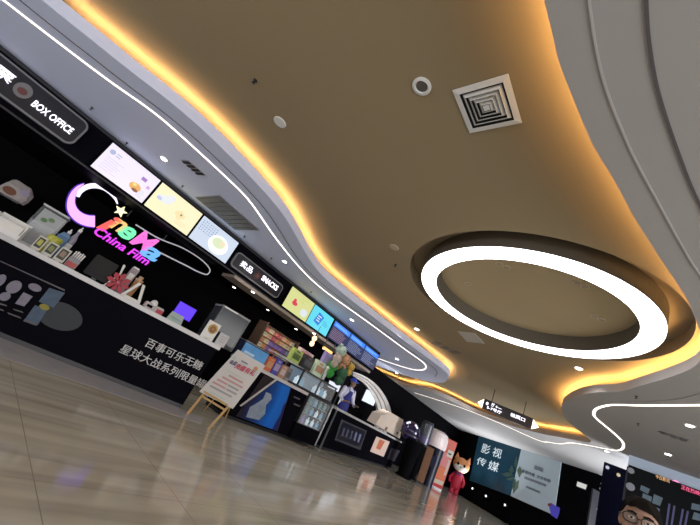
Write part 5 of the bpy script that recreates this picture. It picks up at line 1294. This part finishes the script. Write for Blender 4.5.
MB().lathe(p, [(hr * .5, .25), (hr * .62, .4), (hr * .58, bt * .75), (hr * .38, bt)], 18).build('body', M_FR2, t, smooth=True)
MB().lathe(p, [(hr * .5, bt * .82), (hr * .55, bt * .86), (hr * .5, bt * .92), (hr * .4, bt * .96)], 18).build('scarf', mat('fox scarf', (.16, .03, .10), .7), t)
for s_ in (-1, 1):
    MB().tube([p + tv * s_ * hr * .28 + UP * .02, p + tv * s_ * hr * .28 + UP * .32], [hr * .27, hr * .24], 10).build('leg', M_FR2, t)
    MB().tube([p + tv * s_ * hr * .45 + UP * bt * .85, p + tv * s_ * hr * .85 + UP * bt * .6, p + tv * s_ * hr * .75 + UP * bt * .42 + nv * .1], [hr * .2, hr * .18, hr * .15], 10).build('arm', M_FR2, t)

# ================================================================== people
def human(name, label, loc, face, parts, mats, voxel, group=None):
    """parts: list of (material index, [(point, radius), ...] chain) in local metres, x = person's left, y = forward, z up.
       All chains are merged into one continuous body."""
    fy = Vector((face[0], face[1], 0)).normalized(); fx = Vector((fy.y, -fy.x, 0)) * -1
    M = Matrix((fx, fy, UP)).transposed()
    t = thing(name, label, 'person', loc, group)
    mb = MB(); samples = []
    for mi, chain in parts:
        pts = [Vector(c[0]) for c in chain]; rr = [c[1] for c in chain]
        for i, (p_, r_) in enumerate(zip(pts, rr)):
            ra = r_ if isinstance(r_, tuple) else (r_, r_, r_)
            mb.ell(p_, ra, nu=14, nv=9); samples.append((p_, sum(ra) / 3, mi))
            if i:
                q_ = pts[i - 1]; rq = rr[i - 1]; rq = rq if isinstance(rq, tuple) else (rq,) * 3
                steps = max(2, int((p_ - q_).length / (min(min(ra), min(rq)) * .45)))
                steps = min(steps, 24)
                for k in range(1, steps):
                    f = k / steps; rc = tuple(rq[j] + (ra[j] - rq[j]) * f for j in range(3))
                    mb.ell(q_.lerp(p_, f), rc, nu=14, nv=9); samples.append((q_.lerp(p_, f), sum(rc) / 3, mi))
    me = bpy.data.meshes.new('body'); me.from_pydata(mb.v, [], mb.f)
    ob = bpy.data.objects.new('body', me); col.objects.link(ob)
    md = ob.modifiers.new('remesh', 'REMESH'); md.mode = 'VOXEL'; md.voxel_size = voxel
    ms = ob.modifiers.new('smooth', 'SMOOTH'); ms.factor = .5; ms.iterations = 4
    bpy.context.view_layer.update()
    me2 = bpy.data.meshes.new_from_object(ob.evaluated_get(bpy.context.evaluated_depsgraph_get()))
    bpy.data.objects.remove(ob)
    for m in mats: me2.materials.append(m)
    for pg in me2.polygons:
        c = pg.center; best = min(samples, key=lambda s_: (c - s_[0]).length - s_[1])
        pg.material_index = best[2]; pg.use_smooth = True
    for v in me2.vertices: v.co = M @ v.co
    o = bpy.data.objects.new('body', me2); col.objects.link(o); o.parent = t
    def add(nm, mb_, m, smooth=True):
        for i, v in enumerate(mb_.v): mb_.v[i] = Vector(loc) + M @ v
        return mb_.build(nm, m, t, smooth=smooth)
    return t, add
SKIN = mat('skin tan', (.37, .215, .155), .55, var=.08, scale=30); HAIR = mat('black hair', (.010, .008, .007), .85, var=.4, scale=60, spec=.1)
def hand(side, wrist, d, curl=0.35, r=.0095):
    """palm, four bent fingers and a thumb from the wrist along d (downish/forward)"""
    w = Vector(wrist); d = Vector(d).normalized(); sx = Vector((side, 0, 0)); lat = (sx - d * sx.dot(d)).normalized(); nrm = d.cross(lat)
    if nrm.z > 0: nrm = -nrm
    ch = [[(w, .026), (w + d * .045, (.034, .034, .022)), (w + d * .08, (.036, .036, .02))]]
    for i, ln in enumerate((.068, .078, .073, .056)):
        b = w + d * .085 + lat * (-.030 + .020 * i) * 1.0
        k1 = b + d * ln * .45 + nrm * ln * .12 * curl; k2 = k1 + (d + nrm * curl).normalized() * ln * .32; k3 = k2 + (d + nrm * curl * 2).normalized() * ln * .28
        ch.append([(b, r), (k1, r), (k2, r * .9), (k3, r * .8)])
    b = w + d * .03 - lat * .03
    ch.append([(b, .012), (b + (d * .6 - lat).normalized() * .035, .011), (b + (d * 1.2 - lat).normalized() * .065, .0095)])
    return ch
def head_parts(hc, k=1.0, skin=0):
    h = Vector(hc)
    P = [(skin, [(h + Vector((0, -.01, .02)) * k, (.076 * k, .094 * k, .092 * k))]),
         (skin, [(h + Vector((0, .02, -.05)) * k, (.062 * k, .075 * k, .07 * k))]),
         (skin, [(h + Vector((0, .055, -.095)) * k, (.034 * k, .034 * k, .026 * k))]),
         (skin, [(h + Vector((0, .083, .015)) * k, .010 * k), (h + Vector((0, .103, -.028)) * k, .016 * k)])]
    for s_ in (-1, 1):
        P.append((skin, [(h + Vector((s_ * .080, -.005, .0)) * k, (.010 * k, .020 * k, .032 * k))]))
        P.append((skin, [(h + Vector((s_ * .042, .06, -.03)) * k, (.026 * k, .022 * k, .024 * k))]))
    return P
def face_bits(add, hc, k=1.0, R=None):
    h = Vector(hc); R = R or Matrix.Identity(3)
    for s_ in (-1, 1):
        add('eye', MB().ell(h + R @ (Vector((s_ * .032, .077, .018)) * k), (.014 * k, .008 * k, .008 * k), R, 12, 8), mat('eye white', (.6, .58, .55), .3))
        add('pupil', MB().ell(h + R @ (Vector((s_ * .032, .084, .018)) * k), (.006 * k, .003 * k, .006 * k), R, 10, 6), M_BLACK)
        add('eyebrow', MB().tube([h + R @ (Vector((s_ * a, .086 - abs(a) * .2, .042 + b)) * k) for a, b in ((.014, -.002), (.032, .004), (.052, -.002))], .005 * k, 6), HAIR)
    add('mouth', MB().tube([h + R @ (Vector((a, .087 - abs(a) * .35, -.062 + abs(a) * .1)) * k) for a in (-.026, -.012, 0, .012, .026)], [.003, .006, .007, .006, .003], 8), mat('lips', (.36, .13, .11), .5))

# staff member behind the far counter
sv_ = C3.off(-1.02); sp0 = sv_.hit(346, 402)
H = sv_.hit(354.5, 378.5).z
loc = Vector((sp0.x, sp0.y, 0)); q_ = sv_.hit(349, 392); loc = Vector((q_.x, q_.y, 0))
k = H / 1.72
def S(*p): return tuple(c * k for c in p)
shirt, trous, sk = 1, 2, 0
pp = []
for s_ in (-1, 1):
    pp += [(2, [(S(s_ * .09, 0, .90), .085 * k), (S(s_ * .095, .01, .48), .058 * k), (S(s_ * .10, -.02, .09), .040 * k)]), (3, [(S(s_ * .10, -.02, .045), .040 * k), (S(s_ * .105, .12, .035), .034 * k)])]
    pp += [(1, [(S(s_ * .18, -.01, 1.40), .055 * k), (S(s_ * .25, .02, 1.16), .043 * k), (S(s_ * .22, .16, 1.08), .038 * k)]), (0, [(S(s_ * .215, .17, 1.08), .032 * k), (S(s_ * .17, .30, 1.10), .024 * k)])]
    for c_ in hand(s_, S(s_ * .17, .31, 1.10), (-.2 * s_, 1, 0)): pp.append((0, c_))
pp += [(1, [(S(0, 0, .92), (.15 * k, .10 * k, .10 * k)), (S(0, 0, 1.15), (.145 * k, .10 * k, .1 * k)), (S(0, 0, 1.36), (.17 * k, .105 * k, .09 * k)), (S(0, 0, 1.42), (.12 * k, .08 * k, .05 * k))]), (0, [(S(0, 0, 1.44), .05 * k), (S(0, .01, 1.53), .048 * k)])]
pp += head_parts(S(0, .01, 1.60), k)
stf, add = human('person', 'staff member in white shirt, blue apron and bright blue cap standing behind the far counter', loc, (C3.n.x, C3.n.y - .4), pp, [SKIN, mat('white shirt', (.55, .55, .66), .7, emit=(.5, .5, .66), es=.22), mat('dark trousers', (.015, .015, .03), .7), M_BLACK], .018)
face_bits(add, S(0, .01, 1.60), k)
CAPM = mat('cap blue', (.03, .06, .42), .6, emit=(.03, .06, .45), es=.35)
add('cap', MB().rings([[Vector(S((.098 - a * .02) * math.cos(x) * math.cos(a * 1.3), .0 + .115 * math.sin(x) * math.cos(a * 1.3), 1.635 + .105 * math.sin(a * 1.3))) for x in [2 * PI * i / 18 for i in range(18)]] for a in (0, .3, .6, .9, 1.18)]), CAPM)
add('cap_brim', MB().slab([Vector(S(.085 * math.cos(x), .06 + .15 * math.sin(x), 1.64)) for x in [PI * i / 12 for i in range(13)]], (0, 0, .012)), CAPM, False)
add('hair', MB().ell(S(0, -.035, 1.60), (.085 * k, .085 * k, .085 * k)), HAIR)
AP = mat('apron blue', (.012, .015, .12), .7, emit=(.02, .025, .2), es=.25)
def arc(w, y, z, n=9): return [Vector(S(w * math.sin(x), y * math.cos(x), z)) for x in [-1.25 + 2.5 * i / (n - 1) for i in range(n)]]
apm = MB(); rws = [arc(.10, .125, 1.38), arc(.13, .125, 1.25), arc(.165, .118, 1.05), arc(.175, .125, .9), arc(.18, .13, .55)]
for r0_, r1_ in zip(rws, rws[1:]): apm.ribbon(r0_, r1_)
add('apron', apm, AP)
for s_ in (-1, 1): add('apron_strap', MB().tube([Vector(S(s_ * .09, .115, 1.37)), Vector(S(s_ * .085, .07, 1.46)), Vector(S(s_ * .07, -.02, 1.475))], .012, 6), AP)

# seated man with glasses in the lower right corner
hd_ = CAM + ray(640, 526.5).normalized() * 2.85
hc = Vector((0, .02, hd_.z))                    # head centre, local
loc = Vector((hd_.x, hd_.y, 0))
zz = hd_.z - 1.19                                # shift of the whole seated figure
def T(x, y, z): return Vector((x, y, z + zz))
pp = []
for s_ in (-1, 1):
    pp += [(2, [(T(s_ * .10, -.02, .50), .095), (T(s_ * .13, .40, .50), .070), (T(s_ * .13, .42, .30), .058), (T(s_ * .13, .38, .0) + Vector((0, 0, max(0, .10 - zz))), .042)]), (3, [(Vector((s_ * .13, .38, .05)), .045), (Vector((s_ * .135, .52, .04)), .040)])]
    pp += [(1, [(T(s_ * .19, -.02, .98), .062), (T(s_ * .25, .05, .74), .050), (T(s_ * .20, .26, .64), .042)]), (0, [(T(s_ * .20, .26, .64), .034), (T(s_ * .16, .34, .63), .026)])]
    for c_ in hand(s_, T(s_ * .155, .35, .63), (-.15 * s_, 1, -.25)): pp.append((0, c_))
pp += [(1, [(T(0, -.03, .52), (.17, .13, .10)), (T(0, -.03, .72), (.165, .12, .12)), (T(0, -.02, .93), (.185, .115, .10)), (T(0, -.01, 1.0), (.13, .085, .05))]), (0, [(T(0, 0, 1.03), .055), (T(0, .015, 1.11), .055)])]
pp += head_parts(hc, 1.05)
man, add = human('person', 'seated man with short black hair and dark rimmed glasses, cut off by lower picture edge', loc, (-loc.x - .10, -loc.y), pp, [SKIN, mat('dark jacket', (.02, .022, .035), .8), mat('dark jeans', (.02, .025, .05), .8), M_BLACK], .0085)
k = 1.05
face_bits(add, hc, k)
hm = MB(); n_ = 26
rs = []
for j in range(9):
    ph = j / 8
    ring_ = []
    for i in range(n_):
        x = 2 * PI * i / n_; c_, s_ = math.cos(x), math.sin(x)
        low = .078 if s_ > .25 else (.078 - (.25 - s_) * .155 if s_ > -.5 else -.04)      # hairline: high at the brow, low at the nape
        zl = low + (.135 - low) * math.sin(ph * PI / 2)
        rad = max(0.02, math.sqrt(max(0, 1 - max(0, min(1, (zl - .01) / .128)) ** 2)))
        ring_.append(hc + Vector((.090 * c_ * rad, -.012 + .110 * s_ * rad, zl + .012 * math.sin(7 * x) * (1 - ph))) * k)
    rs.append(ring_)
hm.rings(rs)
add('hair', hm, HAIR)
GLM = mat('glasses rim', (.008, .008, .009), .3)
gl_ = lambda x, y, z: hc + Vector((x, y, z)) * k
for s_ in (-1, 1):
    add('glasses_rim', MB().tube([gl_(s_ * .036 + .028 * math.copysign(abs(math.cos(a)) ** .7, math.cos(a)), .108, .014 + .021 * math.copysign(abs(math.sin(a)) ** .7, math.sin(a))) for a in [2 * PI * i / 20 for i in range(20)]], .0032, 6, closed=True), GLM)
    add('glasses_lens', MB().slab([gl_(s_ * .036 + .027 * math.cos(a), .107, .014 + .020 * math.sin(a)) for a in [2 * PI * i / 16 for i in range(16)]], (0, .001, 0)), mat('lens glass', (.5, .5, .5), .3, alpha=.05, spec=.1), False)
    add('glasses_temple', MB().tube([gl_(s_ * .064, .106, .018), gl_(s_ * .082, .06, .018), gl_(s_ * .085, -.01, .012)], .003, 6), GLM)
add('glasses_bridge', MB().tube([gl_(-.009, .109, .018), gl_(0, .112, .021), gl_(.009, .109, .018)], .003, 6), GLM)
add('collar', MB().rings([[Vector((.078 * math.cos(a), .0 + .072 * math.sin(a), 1.0 + zz + dz)) * 1 for a in [2 * PI * i / 18 for i in range(18)]] for dz in (0, .05)], cap=False), mat('jacket collar', (.03, .032, .05), .8))
# bench he sits on
fy = Vector((-loc.x - .10, -loc.y, 0)).normalized()
bz = .40 + zz
bc = Vector((loc.x, loc.y, 0)) + fy * .12
t = thing('waiting_bench', 'low dark padded bench under the seated man, below the picture edge', 'bench', bc)
ang = math.atan2(fy.y, fy.x)
MB().box(bc + UP * (bz - .05), (.50, 1.5, .10), ang).build('seat_pad', mat('bench leather', (.03, .028, .03), .45), t, bevel=.025)
MB().box(bc + UP * (bz - .12), (.44, 1.4, .04), ang).build('seat_frame', M_STEEL, t)
for a in (-1, 1):
    for b in (-1, 1):
        o_ = Matrix.Rotation(ang, 3, 'Z') @ Vector((a * .18, b * .62, 0))
        MB().box(bc + o_ + UP * (bz - .14) / 2, (.04, .04, bz - .14)).build('leg', M_STEEL, t)

# dark partition between the far wall and the film poster wall
DP = Plane((-2.2, 13.5), (0, 13.5))
pts = [DP.hit(604, 462.5), DP.hit(628, 470.5)]
zt3 = pts[1].z
dpb = MB().slab([(pts[0].x, 13.5, 0), (pts[1].x + .25, 13.5, 0), (pts[1].x + .25, 13.5, zt3), (pts[0].x, 13.5, zt3)], (0, .15, 0))
pt_ = thing('partition', 'dark navy partition between the film poster wall and the display rack', 'partition', ((pts[0].x + pts[1].x) / 2, 13.55, 0))
dpb.build('panel', mat('partition navy', (.003, .003, .008), .6, spec=.01), pt_)
for u, v, c_ in ((607.5, 467.5, (.6, .65, .8)), (618.5, 475, (.7, .6, .35))):
    h_ = DP.hit(u, v)
    MB().lathe(h_ + Vector((0, -.012, 0)), [(.045, 0), (.045, .012)], 12, (0, 1, 0)).build('indicator', emis('indicator %.1f' % c_[2], c_, .8), pt_)
h0, h1 = DP.off(.02).hit(602, 487), DP.off(.02).hit(617, 492)
